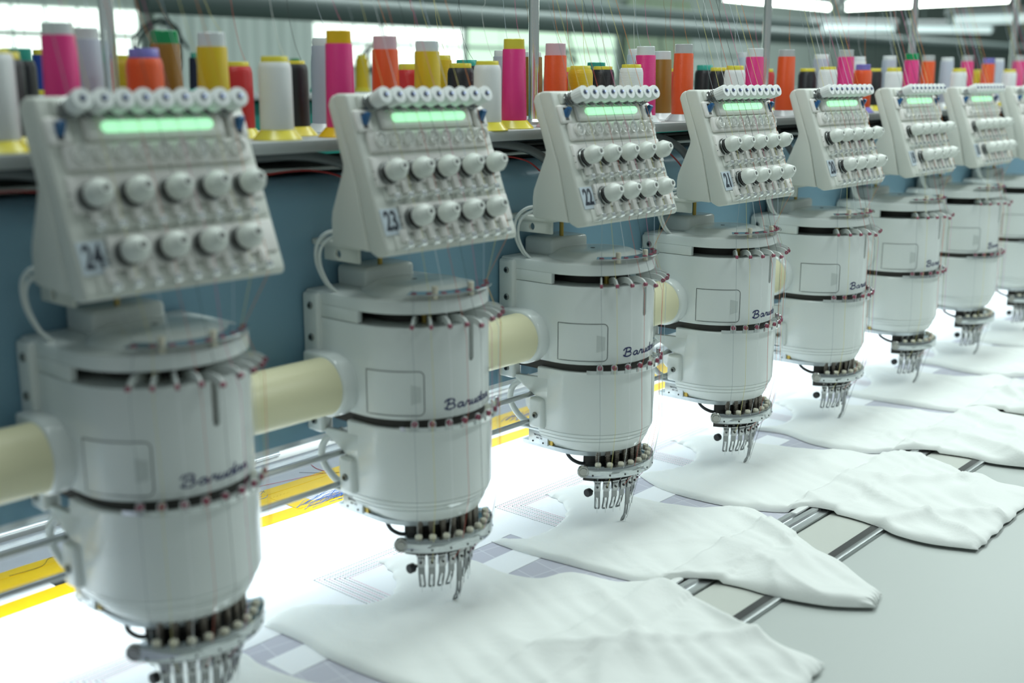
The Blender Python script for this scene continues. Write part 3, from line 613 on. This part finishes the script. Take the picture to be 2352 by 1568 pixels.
HE['needle_down'] = lathe('needle', M_CHROME, [(0.0010, 0.060), (0.0010, 0.032), (0.0006, 0.028), (0.0005, 0.008), (0.0, 0.006)], 8)
HE['black_knob'] = mesh('black_knob', lathe('', None, [(0, 0), (0.0048, 0.0), (0.0056, 0.001), (0.0056, 0.007), (0.0040, 0.0085), (0.0022, 0.0085), (0.0022, 0.012)], 14, bm=bmesh.new(), T=Matrix.Rotation(PI / 2, 4, 'Y')), M_BLACK)
HE['wire_loop'] = tube('wire_loop', M_BLACK, crom([(-0.040, 0.066, 0.109), (-0.052, 0.062, 0.1045), (-0.058, 0.050, 0.100), (-0.055, 0.040, 0.096), (-0.048, 0.036, 0.094)], 5), 0.0026, 8)
def needle_thread(i):
    a = ANG[i]; e = Vector(face(XS[i], 0.168, 0.003))
    bot = pol(0.052, a, 0.058) if i != 4 else pol(0.052, a, 0.012)
    pts = [e, pol(0.0713, a, 0.376), pol(0.0885, a, 0.330), pol(0.0875, a + 0.03, 0.245), pol(0.0865, a, 0.2355), pol(0.0880, a + 0.02, 0.15), pol(0.0790, a, 0.102), pol(0.0720, a, 0.082), bot]
    return tube('thread', TM[TSEQ[i]], pts, 0.00024, 4)
NT = [needle_thread(i) for i in range(9)]
solt = text_mesh('marking', 'TDS-K10SL', 0.0036, M_INK, 0.9, 0.0001); solt2 = text_mesh('marking', 'DC 24V', 0.0036, M_INK, 0.9, 0.0001)
HEAD_LABEL = {24: 'large blurred white embroidery head under tension unit 24, nearest', 23: 'white embroidery head under tension unit 23, second from left', 22: 'white embroidery head under tension unit 22, third from left',
              21: 'white embroidery head under tension unit 21, fourth from left', 20: 'white embroidery head under tension unit 20, fifth from left', 19: 'white embroidery head under tension unit 19, sixth from left',
              18: 'small white embroidery head under tension unit 18', 17: 'white embroidery head at the right picture edge'}
for k in range(8):
    n = 24 - k; far = k >= 5
    t = thing('embroidery_head', HEAD_LABEL[n], 'embroidery head', (k * P, 0, 0), 'embroidery heads along the beam')
    uc = obj('upper_cover', HE['upper_cover'], t)
    obj('lettering', HE['lettering'], uc)['label'] = 'navy brush script lettering'
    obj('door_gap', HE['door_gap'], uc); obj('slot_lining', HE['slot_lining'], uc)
    dr = obj('door', HE['door'], t); obj('handle', HE['door_handle'], dr)
    tc = obj('top_cover', HE['top_cover'], t); obj('side_skirt', HE['side_skirt'], tc); obj('side_skirt', HE['side_skirt2'], tc); obj('dome', HE['dome'], tc, (0, 0.058, 0)); obj('dome_hole', HE['dome_hole'], tc, (0, 0.064, 0))
    obj('hood', HE['hood'], t); obj('inner_column', HE['inner_column'], t)
    for s, sgn in (('', -1), ('2', 1)):
        fl = obj('flange', HE['flange' + s], t); obj('collar', HE['collar' + s], t)
        if sgn < 0:
            for y, z in ((0.138, 0.352), (0.138, 0.3157), (0.138, 0.218)):
                sc = obj('screw', HE['screw'], fl, (-0.0905, y, z)); 
                so = obj('socket', HE['socket'], t, (-0.0907, y, z))
    plate = obj('eyelet_plate', HE['eyelet_plate'], t)
    for a in (-33, 8): obj('plate_post', HE['plate_post'], plate, pol(0.066, math.radians(a), 0))
    for i in range(9):
        rz = (0, 0, ANG[i] - PI / 2)
        obj('eyelet', HE['eyelet'], plate, pol(0.0713, ANG[i], 0.3758))
        lv = obj('take_up_lever', HE['lever'], t, (0, Y0, 0 if i != 4 else -0.004), rz); obj('eye', HE['lever_eye'], lv)
        gt = obj('guide_tab', HE['guide_tab'], t, (0, Y0, 0), rz); obj('bead', HE['guide_bead'], gt)
        obj('button', HE['button'], t, pol(0.0695, ANG[i], 0))
        obj('needle_bar', HE['needle_bar'], t, pol(0.0512, ANG[i], 0))
        if not far: obj('bar_spring', HE['bar_spring'], t, pol(0.0570, ANG[i], 0))
        act = i == 4
        pf = obj('presser_foot', HE['presser_foot_down' if act else 'presser_foot'], t, (0, Y0, 0), rz)
        obj('needle', HE['needle_down' if act else 'needle'], t, pol(0.0500, ANG[i], 0))
        cl = obj('needle_clamp', HE['needle_clamp'], t, (0, Y0, 0), rz)
        if not far: obj('screw', HE['clamp_screw'], cl)
        if k < 7: obj('thread', NT[i], t)
    for x, y in ((-0.03, 0.012), (0.02, 0.018)): obj('guide_post', HE['guide_post'], t, (x, y + 0.006, 0))
    obj('gap_core', HE['gap_core'], t); obj('guide_band', HE['guide_band'], t)
    lc = obj('lower_cover', HE['lower_cover'], t)
    for s in ('', '2'): obj('side_plate', HE['side_plate' + s], lc)
    pd = obj('cover_pad', HE['cover_pad'], t); obj('cover_pad', HE['cover_pad2'], t)
    obj('screw', HE['screw'], pd, (-0.0915, 0.0865, 0.1617)); obj('socket', HE['socket'], pd, (-0.0917, 0.0865, 0.1617))
    obj('base_plate', HE['base_plate'], t)
    so = obj('solenoid', HE['solenoid'], t); obj('bracket', HE['solenoid_tab'], so); obj('coil_end', HE['solenoid_end'], so)
    rot = (PI / 2, PI, -PI / 2)
    if not far:
        obj('marking', solt, so, (-0.0752, 0.095, 0.1285), (-PI / 2, 0, PI / 2 * -1 + PI)); obj('marking', solt2, so, (-0.0752, 0.093, 0.1245), (-PI / 2, 0, PI / 2 * -1 + PI))
        for y in (0.086, 0.104): obj('hole', HE['hole'], so, (-0.0750, y, 0.1185), (0, -PI / 2, 0))
    if not far: obj('motor', HE['motor'], t, (0, 0.106, 0.172), (0, PI / 2, 0))
    obj('hose', HE['hose'], t)
    obj('spring_core', HE['spring_core'], t)
    rg = obj('needle_ring', HE['needle_ring'], t); obj('ring_lip', HE['ring_lip'], rg)
    obj('bolt', HE['ring_bolt'], rg, (-0.0700, 0.0200, 0.0920), (0, 0, math.radians(36)))
    if not far:
        for a in (-57, -40, -24, -8, 8, 24, 40, 56): 
            p = pol(0.0771, math.radians(a), 0.0875); obj('hole', HE['ring_hole'], rg, p, (0, 0, math.radians(a) - PI / 2))
    obj('black_knob', HE['black_knob'], t, (-0.0500, 0.030, 0.0535)); obj('wire_loop', HE['wire_loop'], t)

# ------------------------------------------------------------------ white shirts on the cloth
def resample(pts, n, warp=None):
    c = crom([(x, y, 0) for x, y in pts], 10); L = [0]
    for a, b in zip(c, c[1:]): L.append(L[-1] + (b - a).length)
    out = []; j = 0
    for i in range(n + 1):
        u = i / n
        if warp: u = warp(u)
        s = L[-1] * u
        while j < len(L) - 2 and L[j + 1] < s: j += 1
        f = (s - L[j]) / max(1e-9, L[j + 1] - L[j]); out.append(c[j].lerp(c[j + 1], f))
    return out
def shirt_mesh(near, far, neck, seed, lift=1.0):
    # near: neck end to hem, far: neck end to hem, neck: far end to near end
    NS, NT_ = 110, 70
    edge = lambda u: 0.5 - 0.5 * math.cos(PI * u) if True else u
    mixw = lambda u: 0.55 * u + 0.45 * edge(u)
    A = resample(near, NS); B = resample(far, NS)
    N = resample(list(reversed(neck)), NT_, mixw); H = [A[-1].lerp(B[-1], mixw(i / NT_)) for i in range(NT_ + 1)]
    rs = random.Random(seed); ph = [rs.uniform(0, 6.28) for _ in range(12)]
    bm = bmesh.new(); G = []
    for i in range(NS + 1):
        s = i / NS; row = []
        for j in range(NT_ + 1):
            t = mixw(j / NT_)
            p = A[i].lerp(B[i], t) + N[j].lerp(H[j], s) - (A[0].lerp(B[0], t) * (1 - s) + A[-1].lerp(B[-1], t) * s)
            wdt = (B[i] - A[i]).length; d_near = t * wdt; d_far = (1 - t) * wdt; d_b = s * 0.45; d_h = (1 - s) * 0.45
            rise = 0.0042 + 0.0040 * lift * math.exp(-d_near / 0.02) + 0.0025 * lift * math.exp(-d_far / 0.02)
            z = rise * (1 - math.exp(-d_near / 0.0035)) * (1 - math.exp(-d_far / 0.0035)) * (1 - math.exp(-d_b / 0.003)) * (1 - math.exp(-d_h / 0.003))
            fr_ = min(1, max(0, (0.0 - p.y) / 0.22)); calm = min(1.0, ((p.x) ** 2 + (p.y) ** 2) ** 0.5 / 0.08)
            q = p.x * 0.9 + p.y * 0.35
            wv = 0.0018 * (1 - abs(math.sin(p.x * 31 + p.y * 22 + 1.2 * math.sin(p.y * 27 + ph[8])))) ** 5 + 0.0007 * math.sin(q * 95 + 3 * math.sin(p.y * 22 + ph[0]) + ph[1]) + 0.0016 * math.sin(p.x * 160 - p.y * 90 + ph[2] + 2 * math.sin(p.x * 40 + ph[3]))
            big = 0.012 * (1 - abs(math.sin(q * 16 + 0.9 * math.sin(p.y * 16 + ph[4]) + ph[5]))) ** 3 + 0.009 * (1 - abs(math.sin(p.x * 17 - p.y * 13 + 0.8 * math.sin(p.x * 21 + ph[11]) + ph[6]))) ** 4 + 0.004 * max(0, math.sin(p.x * 30 + p.y * 24 + ph[6])) ** 2
            rim = (1 - math.exp(-d_near / 0.012)) * (1 - math.exp(-d_far / 0.012)) * (1 - math.exp(-d_b / 0.02)) * (1 - math.exp(-d_h / 0.012))
            creases = 0.0003 * math.sin(p.x * 420 + 5 * math.sin(p.y * 60 + ph[7]) + p.y * 150)
            z += rim * calm * (0.6 * wv * (0.5 + fr_) + big * fr_ * lift + creases * 0.6 + 0.0015)
            if s < 0.12: p = p + Vector((0.0015 * math.sin(j * 0.9 + ph[8]), 0.0012 * math.sin(j * 1.3 + ph[9]), 0)) * (1 - s / 0.12)
            if s > 0.97: p = p + Vector((0, 0.0015 * math.sin(j * 0.5 + ph[10]) + 0.0007 * math.sin(j * 1.1), 0))
            base = 0.0052 if -0.20 < p.y < -0.145 else 0.0012
            row.append(bm.verts.new((p.x, p.y, max(z, 0.0006) + base)))
        G.append(row)
    for a, b in zip(G, G[1:]):
        for j in range(NT_): bm.faces.new((a[j], a[j + 1], b[j + 1], b[j]))
    border = [e for e in bm.edges if len(e.link_faces) == 1]
    r = bmesh.ops.extrude_edge_only(bm, edges=border)
    for v in r['geom']:
        if isinstance(v, bmesh.types.BMVert): v.co.z = max(0.0009, v.co.z - 0.004) if not (-0.2 < v.co.y < -0.145) else max(0.005, v.co.z - 0.002)
    return mesh('shirt', bm, M_SHIRT, 180)
S1 = dict(near=[(-0.184, 0.125), (-0.179, 0.06), (-0.183, 0.008), (-0.175, -0.077), (-0.15, -0.17), (-0.10, -0.24), (-0.06, -0.32), (-0.02, -0.41)],
          far=[(0.025, 0.168), (0.075, 0.14), (0.098, 0.075), (0.097, 0.014), (0.114, -0.028), (0.152, -0.045), (0.168, -0.108), (0.196, -0.150), (0.19, -0.192), (0.178, -0.26), (0.160, -0.297), (0.152, -0.35), (0.154, -0.384)],
          neck=[(0.025, 0.168), (0.010, 0.125), (-0.018, 0.088), (-0.050, 0.075), (-0.085, 0.085), (-0.120, 0.128), (-0.150, 0.140), (-0.184, 0.125)])
S2 = dict(near=[(-0.164, 0.099), (-0.165, 0.046), (-0.157, -0.021), (-0.147, -0.094), (-0.135, -0.14), (-0.104, -0.158), (-0.08, -0.189), (-0.07, -0.222), (-0.066, -0.266), (-0.048, -0.323), (-0.016, -0.367)],
          far=[(0.02, 0.16), (0.075, 0.142), (0.092, 0.090), (0.089, 0.054), (0.098, -0.001), (0.115, -0.046), (0.150, -0.080), (0.158, -0.104), (0.143, -0.145), (0.114, -0.198), (0.088, -0.238), (0.068, -0.285), (0.035, -0.335), (0.024, -0.356)],
          neck=[(0.02, 0.16), (0.008, 0.119), (-0.024, 0.085), (-0.065, 0.068), (-0.107, 0.064), (-0.139, 0.071), (-0.164, 0.099)])
S3 = dict(near=[(-0.150, 0.106), (-0.180, 0.036), (-0.178, -0.057), (-0.148, -0.135), (-0.108, -0.165), (-0.1, -0.218), (-0.107, -0.265), (-0.119, -0.295), (-0.118, -0.341), (-0.096, -0.395)],
          far=[(0.034, 0.168), (0.085, 0.132), (0.10, 0.06), (0.135, -0.043), (0.165, -0.080), (0.175, -0.135), (0.214, -0.165), (0.206, -0.24), (0.170, -0.287), (0.176, -0.35), (0.184, -0.386)],
          neck=[(0.034, 0.168), (0.012, 0.112), (-0.020, 0.085), (-0.06, 0.074), (-0.105, 0.083), (-0.150, 0.106)])
S4 = dict(near=[(-0.155, 0.095), (-0.140, 0.039), (-0.160, -0.027), (-0.150, -0.105), (-0.098, -0.156), (-0.070, -0.19), (-0.056, -0.246), (-0.060, -0.285), (-0.043, -0.335), (-0.02, -0.37)],
          far=[(0.03, 0.16), (0.075, 0.12), (0.093, 0.036), (0.125, -0.031), (0.151, -0.125), (0.215, -0.165), (0.212, -0.246), (0.15, -0.31), (0.13, -0.37)],
          neck=[(0.03, 0.16), (0.008, 0.112), (-0.024, 0.085), (-0.065, 0.07), (-0.115, 0.07), (-0.155, 0.095)])
SHIRT_LABEL = ['white shirt at the bottom left picture corner under the nearest head', 'large white shirt in the foreground under the second head', 'white shirt under the third head with a bunched pointed hem', 'white shirt with wide creased hem under the fourth head',
               'white shirt with rolled folds under the fifth head', 'white shirt under the sixth head from the left', 'small white shirt under the seventh head', 'white shirt farthest away at the right edge']
for k, (S, seed, lf) in enumerate([(S2, 11, 0.8), (S1, 3, 1.1), (S2, 8, 1.2), (S3, 5, 1.1), (S4, 21, 1.3), (S2, 14, 1.3), (S4, 30, 1.3), (S3, 9, 1.2)]):
    tag(obj('shirt', shirt_mesh(S['near'], S['far'], S['neck'], seed, lf), loc=(k * P, 0, 0)), SHIRT_LABEL[k], 'shirt', 'white shirts being embroidered')

# ------------------------------------------------------------------ thread cones on the shelf
CC = {'white': (0.82, 0.84, 0.84), 'black': (0.015, 0.016, 0.02), 'pink': (0.80, 0.035, 0.24), 'lavender': (0.50, 0.54, 0.64), 'yellow': (0.72, 0.50, 0.01), 'orange': (0.84, 0.10, 0.015), 'brown': (0.30, 0.14, 0.012), 'red': (0.62, 0.025, 0.03), 'sky': (0.55, 0.66, 0.74)}
CAPC = {'yellow': (0.72, 0.62, 0.06), 'teal': (0.05, 0.42, 0.33), 'clear': (0.72, 0.76, 0.77), 'purple': (0.22, 0.20, 0.55), 'green': (0.01, 0.30, 0.10), 'amber': (0.82, 0.50, 0.01), 'rose': (0.74, 0.50, 0.56), 'grey': (0.50, 0.52, 0.52)}
CM = {c: thread_mat('cone_' + c, v) for c, v in CC.items()}
KM = {c: mat('cap_' + c, v, 0.25) for c, v in CAPC.items()}
CONES = '''-0.087 0.150 0.624 0.62 white yellow;-0.048 0.212 0.623 0.616 black yellow;-0.006 0.272 0.628 0.616 black teal;-0.025 0.150 0.648 0.637 pink clear;0.034 0.212 0.647 0.636 lavender clear;0.106 0.272 0.623 0.618 yellow yellow;0.06 0.150 0.627 0.618 orange purple;0.123 0.212 0.647 0.634 brown green;0.137 0.150 0.644 0.63 yellow clear;0.209 0.212 0.617 0.612 red yellow;0.214 0.150 0.622 0.616 white yellow;0.286 0.212 0.619 0.615 black yellow;0.372 0.260 0.647 0.638 lavender clear;0.303 0.150 0.651 0.637 pink amber;0.372 0.150 0.647 0.632 orange rose;0.471 0.212 0.617 0.61 red yellow;0.44 0.150 0.643 0.631 yellow clear;0.575 0.262 0.63 0.624 yellow yellow;0.560 0.210 0.619 0.613 black yellow;0.640 0.275 0.625 0.617 black teal;0.538 0.142 0.621 0.616 white yellow;0.648 0.212 0.637 0.629 lavender clear;0.607 0.158 0.65 0.637 pink yellow;0.777 0.272 0.638 0.631 brown clear;0.683 0.150 0.646 0.63 orange rose;0.788 0.212 0.616 0.609 red yellow;0.738 0.150 0.617 0.612 yellow yellow;0.934 0.272 0.625 0.614 black teal;0.872 0.212 0.618 0.613 black yellow;0.848 0.142 0.62 0.615 white yellow;0.959 0.212 0.645 0.636 sky clear;0.912 0.162 0.647 0.634 pink clear;1.03 0.212 0.643 0.63 brown clear;1.147 0.272 0.617 0.612 red yellow;0.997 0.150 0.652 0.638 orange grey;1.253 0.272 0.624 0.615 black teal;1.203 0.212 0.619 0.613 black yellow;1.152 0.150 0.621 0.614 white yellow;1.391 0.272 0.648 0.639 sky clear;1.215 0.150 0.65 0.636 pink clear;1.471 0.272 0.619 0.613 red yellow;1.325 0.150 0.65 0.638 orange grey;1.526 0.212 0.62 0.614 black yellow;1.580 0.212 0.647 0.638 lavender clear;1.486 0.150 0.622 0.617 white yellow;1.558 0.150 0.654 0.641 pink grey;1.746 0.212 0.645 0.636 white clear;1.635 0.150 0.628 0.617 orange purple;1.822 0.212 0.622 0.616 black yellow;1.896 0.212 0.649 0.64 lavender clear;1.781 0.150 0.623 0.615 white yellow;1.867 0.150 0.652 0.639 pink green;2.108 0.212 0.653 0.64 orange grey;2.221 0.212 0.65 0.641 lavender clear;2.136 0.150 0.624 0.616 white yellow;2.349 0.212 0.656 0.643 pink grey;2.579 0.272 0.625 0.618 yellow yellow;2.317 0.150 0.649 0.636 orange purple;2.562 0.212 0.652 0.644 lavender clear;2.469 0.150 0.624 0.617 white yellow;2.722 0.212 0.662 0.648 pink grey'''
BASEM = {}
ORD = ['first', 'second', 'third', 'fourth', 'fifth', 'sixth', 'seventh', 'eighth', 'ninth', 'tenth', 'eleventh', 'twelfth', 'thirteenth']
CN = {'white': 'white', 'black': 'black', 'pink': 'hot pink', 'lavender': 'pale lavender', 'yellow': 'golden yellow', 'orange': 'bright orange', 'brown': 'brown', 'red': 'red', 'sky': 'pale blue'}
KN = {'yellow': 'yellow', 'teal': 'teal', 'clear': 'clear white', 'purple': 'purple', 'green': 'green', 'amber': 'amber', 'rose': 'pinkish', 'grey': 'grey'}
rows_ = []
for ln in CONES.replace('\n', '').split(';'):
    x, y, zt, zc, c, kp = ln.split(); rows_.append((float(x), float(y), float(zt), float(zc), c, kp))
def scr_u(x, y):
    d = Vector((x, y, 0.6)) - CAMP; return d.dot(RT) / d.dot(FW)
rows_.sort(key=lambda r: scr_u(r[0], r[1]))
tot = {}; seen = {}
for r in rows_: tot[(r[4], r[5])] = tot.get((r[4], r[5]), 0) + 1
for (x, y, zt, zc, c, kp) in rows_:
    i = seen.get((c, kp), 0); seen[(c, kp)] = i + 1
    lb = '%s thread cone with %s cap' % (CN[c], KN[kp])
    lb += ', %s such cone from the left' % ORD[i] if tot[(c, kp)] > 1 else ', the only such cone'
    t = thing('thread_cone', lb, 'thread cone', (x, y, 0.535), 'thread cones on the shelf')
    h = zt - 0.535; hb = zc - 0.535; soft = zt < 0.63
    bk = (kp,)
    if bk not in BASEM: BASEM[bk] = lathe('cone_base', KM[kp], [(0.0262, 0.0), (0.0264, 0.0010), (0.0185, 0.0100), (0.0180, 0.0108), (0, 0.0108)], 32)
    obj('cone_base', BASEM[bk], t)
    rt, rb = (0.0166, 0.0178) if soft else (0.0150, 0.0168)
    pr0 = [(rb * 0.97, 0.0108), (rb, 0.0125)] + ([(rt + 0.0008, hb - 0.007), (rt, hb - 0.003), (rt * 0.93, hb), (0, hb)] if soft else [(rt, hb - 0.0008), (rt * 0.985, hb), (0, hb)])
    obj('thread_winding', lathe('thread_winding', CM[c], pr0, 32), t)
    cr = 0.0142 if soft else 0.0136
    obj('cap', lathe('cap', KM[kp], [(cr + 0.0003, hb - 0.001), (cr, h - 0.0008), (cr - 0.0006, h), (cr - 0.0018, h - 0.0002), (cr - 0.0022, hb + 0.001), (0, hb + 0.001)], 28), t)
    if x < 2.0:
        sw = random.Random(int(x * 1000)); d = sw.uniform(-0.012, 0.012)
        pts = [(cr * 0.9, 0, h + 0.001), (cr * 0.5 + d * 0.5, 0.003, h + 0.02), (d, 0.004, h + 0.06), (d * 0.3, 0.006, h + 0.12), (0, (0.232 - y) * 0.9, 1.15 - 0.535)]
        obj('thread', tube('thread', TM[{'white': 'white', 'black': 'black', 'pink': 'rose', 'lavender': 'sky', 'yellow': 'pale_yellow', 'orange': 'orange', 'brown': 'brown', 'red': 'scarlet', 'sky': 'sky'}[c]], crom(pts, 5), 0.00026, 4), t)

# ------------------------------------------------------------------ background: second machine, ducts, windows, lamps
m2 = thing('far_machine', 'teal painted machine beam standing behind the cone shelf', 'machine', (0, 0, 0))
obj('beam', box('beam', M_TEAL, -1.0, 4.2, 1.55, 1.85, 0.20, 0.545, 0.01), m2)
obj('shelf', box('shelf', M_GREY, -1.0, 4.2, 1.50, 1.95, 0.552, 0.565, 0.002), m2)
for lx in (-0.7, 1.6, 3.9): obj('leg', box('leg', M_TEAL, lx - 0.08, lx + 0.08, 1.6, 1.8, -0.52, 0.2), m2)
for i, (x, c, kp, h) in enumerate([(0.74, (0.01, 0.05, 0.30), 'yellow', 0.10), (1.15, (0.01, 0.015, 0.04), 'teal', 0.10), (1.46, (0.015, 0.016, 0.02), 'green', 0.09), (1.54, (0.55, 0.66, 0.74), 'teal', 0.10), (1.70, (0.72, 0.50, 0.01), 'yellow', 0.105), (2.035, (0.60, 0.55, 0.02), 'yellow', 0.10), (2.30, (0.60, 0.55, 0.02), 'yellow', 0.10), (2.45, (0.015, 0.016, 0.02), 'yellow', 0.09)]):
    t = thing('thread_cone', ['blurred blue cone far behind at the left edge', 'blurred navy cone far behind unit 24', 'blurred black cone with green top far behind', 'blurred pale cone with dark base far behind', 'blurred golden cone left of a pink one, far behind', 'blurred olive cone far behind the second unit', 'blurred olive cone far behind, right of the first olive one', 'blurred black cone far behind the third unit'][i], 'thread cone', (x, 1.70, 0.565), 'cones on the far machine')
    m = mat('far_thread_%d' % i, c, 0.5)
    obj('cone_base', lathe('cone_base', KM[kp], [(0.03, 0), (0.022, 0.012), (0, 0.012)], 20), t)
    obj('thread_winding', lathe('thread_winding', m, [(0.021, 0.012), (0.018, h - 0.012), (0, h - 0.012)], 20), t)
    obj('cap', lathe('cap', KM[kp], [(0.014, h - 0.012), (0.0135, h), (0, h)], 16), t)
M_DUCT = mat('duct_grey', (0.17, 0.22, 0.21), 0.45)
M_DUCT2 = mat('duct_light', (0.36, 0.42, 0.41), 0.45)
tag(obj('overhead_duct', lathe('overhead_duct', M_DUCT, [(0.05, 1.8), (0.05, 22.0)], 24), loc=(0, 3.0, 0.885), rot=(0, PI / 2, 0)), 'round grey duct running overhead along the hall', 'duct')
tag(obj('cable_tray', box('cable_tray', M_DUCT, -2.0, 7.5, 3.2, 3.45, 0.96, 1.02, 0.01)), 'flat dark tray above the round duct', 'tray')
M_WIN = mat('daylight_pane', (0.8, 0.9, 0.85), 0.4, emit=((0.86, 1.0, 0.90), 0.85))
M_WIN2 = mat('curtained_pane', (0.6, 0.75, 0.6), 0.6, emit=((0.62, 0.90, 0.66), 0.42))
M_FRAME = mat('window_frame', (0.40, 0.47, 0.44), 0.5)
M_CURT = mat('pale_curtain', (0.62, 0.70, 0.66), 0.8)
WIN = [(2.0, 3.10, 0.70, 0.98, M_WIN, 6), (4.35, 5.75, 0.70, 0.96, M_WIN, 4), (5.80, 7.62, 0.62, 0.98, M_WIN2, 5), (8.8, 9.9, 0.60, 0.98, M_CURT, 3)]
for i, (x0, x1, z0_, z1_, m, nb) in enumerate(WIN):
    t = bpy.data.objects.new('window_%d' % (i + 1), None); COL.objects.link(t); t['kind'] = 'structure'
    for j in range(nb):
        xa = x0 + (x1 - x0) * j / nb; xb = x0 + (x1 - x0) * (j + 1) / nb
        obj('pane', box('pane', m, xa + 0.012, xb - 0.012, 5.17, 5.19, z0_, z1_), t)
    obj('frame', box('frame', M_FRAME, x0 - 0.03, x1 + 0.03, 5.185, 5.2, z0_ - 0.03, z1_ + 0.03), t)
    obj('transom', box('transom', M_FRAME, x0, x1, 5.15, 5.19, 0.828, 0.85), t)
# folded pale curtain beside the windows
def curtain(lbl, x0, x1, z0_, z1_, y, m):
    bm = bmesh.new(); n = 60; R = []
    for i in range(n + 1):
        x = x0 + (x1 - x0) * i / n; yy = y + 0.018 * math.sin(i * 1.3); R.append([bm.verts.new((x, yy, z0_)), bm.verts.new((x, yy, z1_)), bm.verts.new((x, yy + 0.01, z1_)), bm.verts.new((x, yy + 0.01, z0_))])
    for a, b in zip(R, R[1:]):
        for j in range(4): bm.faces.new((a[j], a[(j + 1) % 4], b[(j + 1) % 4], b[j]))
    bm.faces.new(R[0]); bm.faces.new(R[-1])
    tag(obj('curtain', mesh('curtain', bm, m, 60)), lbl, 'curtain')
curtain('pale folded curtain between the bright windows', 3.16, 4.3, -0.4, 1.4, 5.1, M_CURT)
curtain('pale green curtain right of the windows', 7.7, 8.7, -0.4, 1.3, 5.1, mat('green_curtain', (0.42, 0.52, 0.38), 0.8))
M_FLU = mat('lit_tube', (0.95, 1, 0.97), 0.3, emit=((0.88, 1.0, 0.90), 5.0))
def fluor(lbl, a, b, r, m=M_FLU):
    a = Vector(a); b = Vector(b); t = thing('tube_lamp', lbl, 'lamp', a, 'tube lamps hanging in the hall')
    d = b - a; bm = add_tube(bmesh.new(), [(0, 0, 0), d], r, 14); obj('tube', mesh('tube', bm, m), t)
    u_ = d.normalized()
    obj('housing', mesh('housing', add_tube(bmesh.new(), [Vector((0, 0, r * 1.9)) - u_ * 0.03, Vector((0, 0, r * 1.9)) + d + u_ * 0.03], r * 0.9, 8), M_GREY), t)
    for e in (Vector((0, 0, 0)), d): obj('socket', mesh('socket', add_tube(bmesh.new(), [e - u_ * 0.008, e + u_ * 0.008], r * 1.25, 12), M_DUCT2), t)
    for f in (0.15, 0.85): obj('hanger', mesh('hanger', add_tube(bmesh.new(), [d * f + Vector((0, 0, r * 2.5)), d * f + Vector((0, 0, 1.6))], 0.004, 6), M_DUCT), t)
fluor('bright tube lamp at the upper middle edge', (4.03, 1.95, 0.958), (5.21, 2.02, 0.968), 0.015)
fluor('long bright tube lamp at the upper right', (4.29, 1.49, 0.908), (4.82, 0.97, 0.947), 0.016)
M_FLU2 = mat('dim_tube', (0.8, 0.9, 0.9), 0.3, emit=((0.72, 0.92, 0.90), 0.38))
fluor('dim tube lamp near the upper right corner', (6.70, 1.95, 0.955), (7.2, 1.42, 0.975), 0.026, M_FLU2)
fluor('dim distant tube lamp left of the far pole', (7.9, 3.5, 0.995), (8.5, 3.1, 0.995), 0.025, M_FLU2)
fluor('dim distant tube lamp right of the far pole', (8.6, 3.0, 0.99), (9.1, 2.55, 0.99), 0.025, M_FLU2)
# coiled dark hoses hanging behind
for i, (x, y, z, r) in enumerate([(2.05, 3.26, 0.72, 0.10), (3.2, 3.26, 0.70, 0.07), (4.6, 3.26, 0.69, 0.07), (5.5, 3.26, 0.68, 0.07)]):
    pts = [(x, y + 0.02, 0.962), (x + 0.01, y + 0.01, z + 0.14)]
    rc = random.Random(i)
    for a in range(40): q = a * 0.5; pts.append((x + r * math.cos(q) * rc.uniform(0.7, 1.1), y + a * 0.002, z + r * math.sin(q) * rc.uniform(0.8, 1.2)))
    tag(obj('hose_coil', tube('hose_coil', M_DUCT, crom(pts, 3), 0.006, 6)), ['tangled dark hose hanging far behind unit 24', 'small dark hose coil behind the white cone', 'dark hose coil far behind the second unit', 'dark hose coil far behind the third unit'][i], 'hose')
    if False: pass
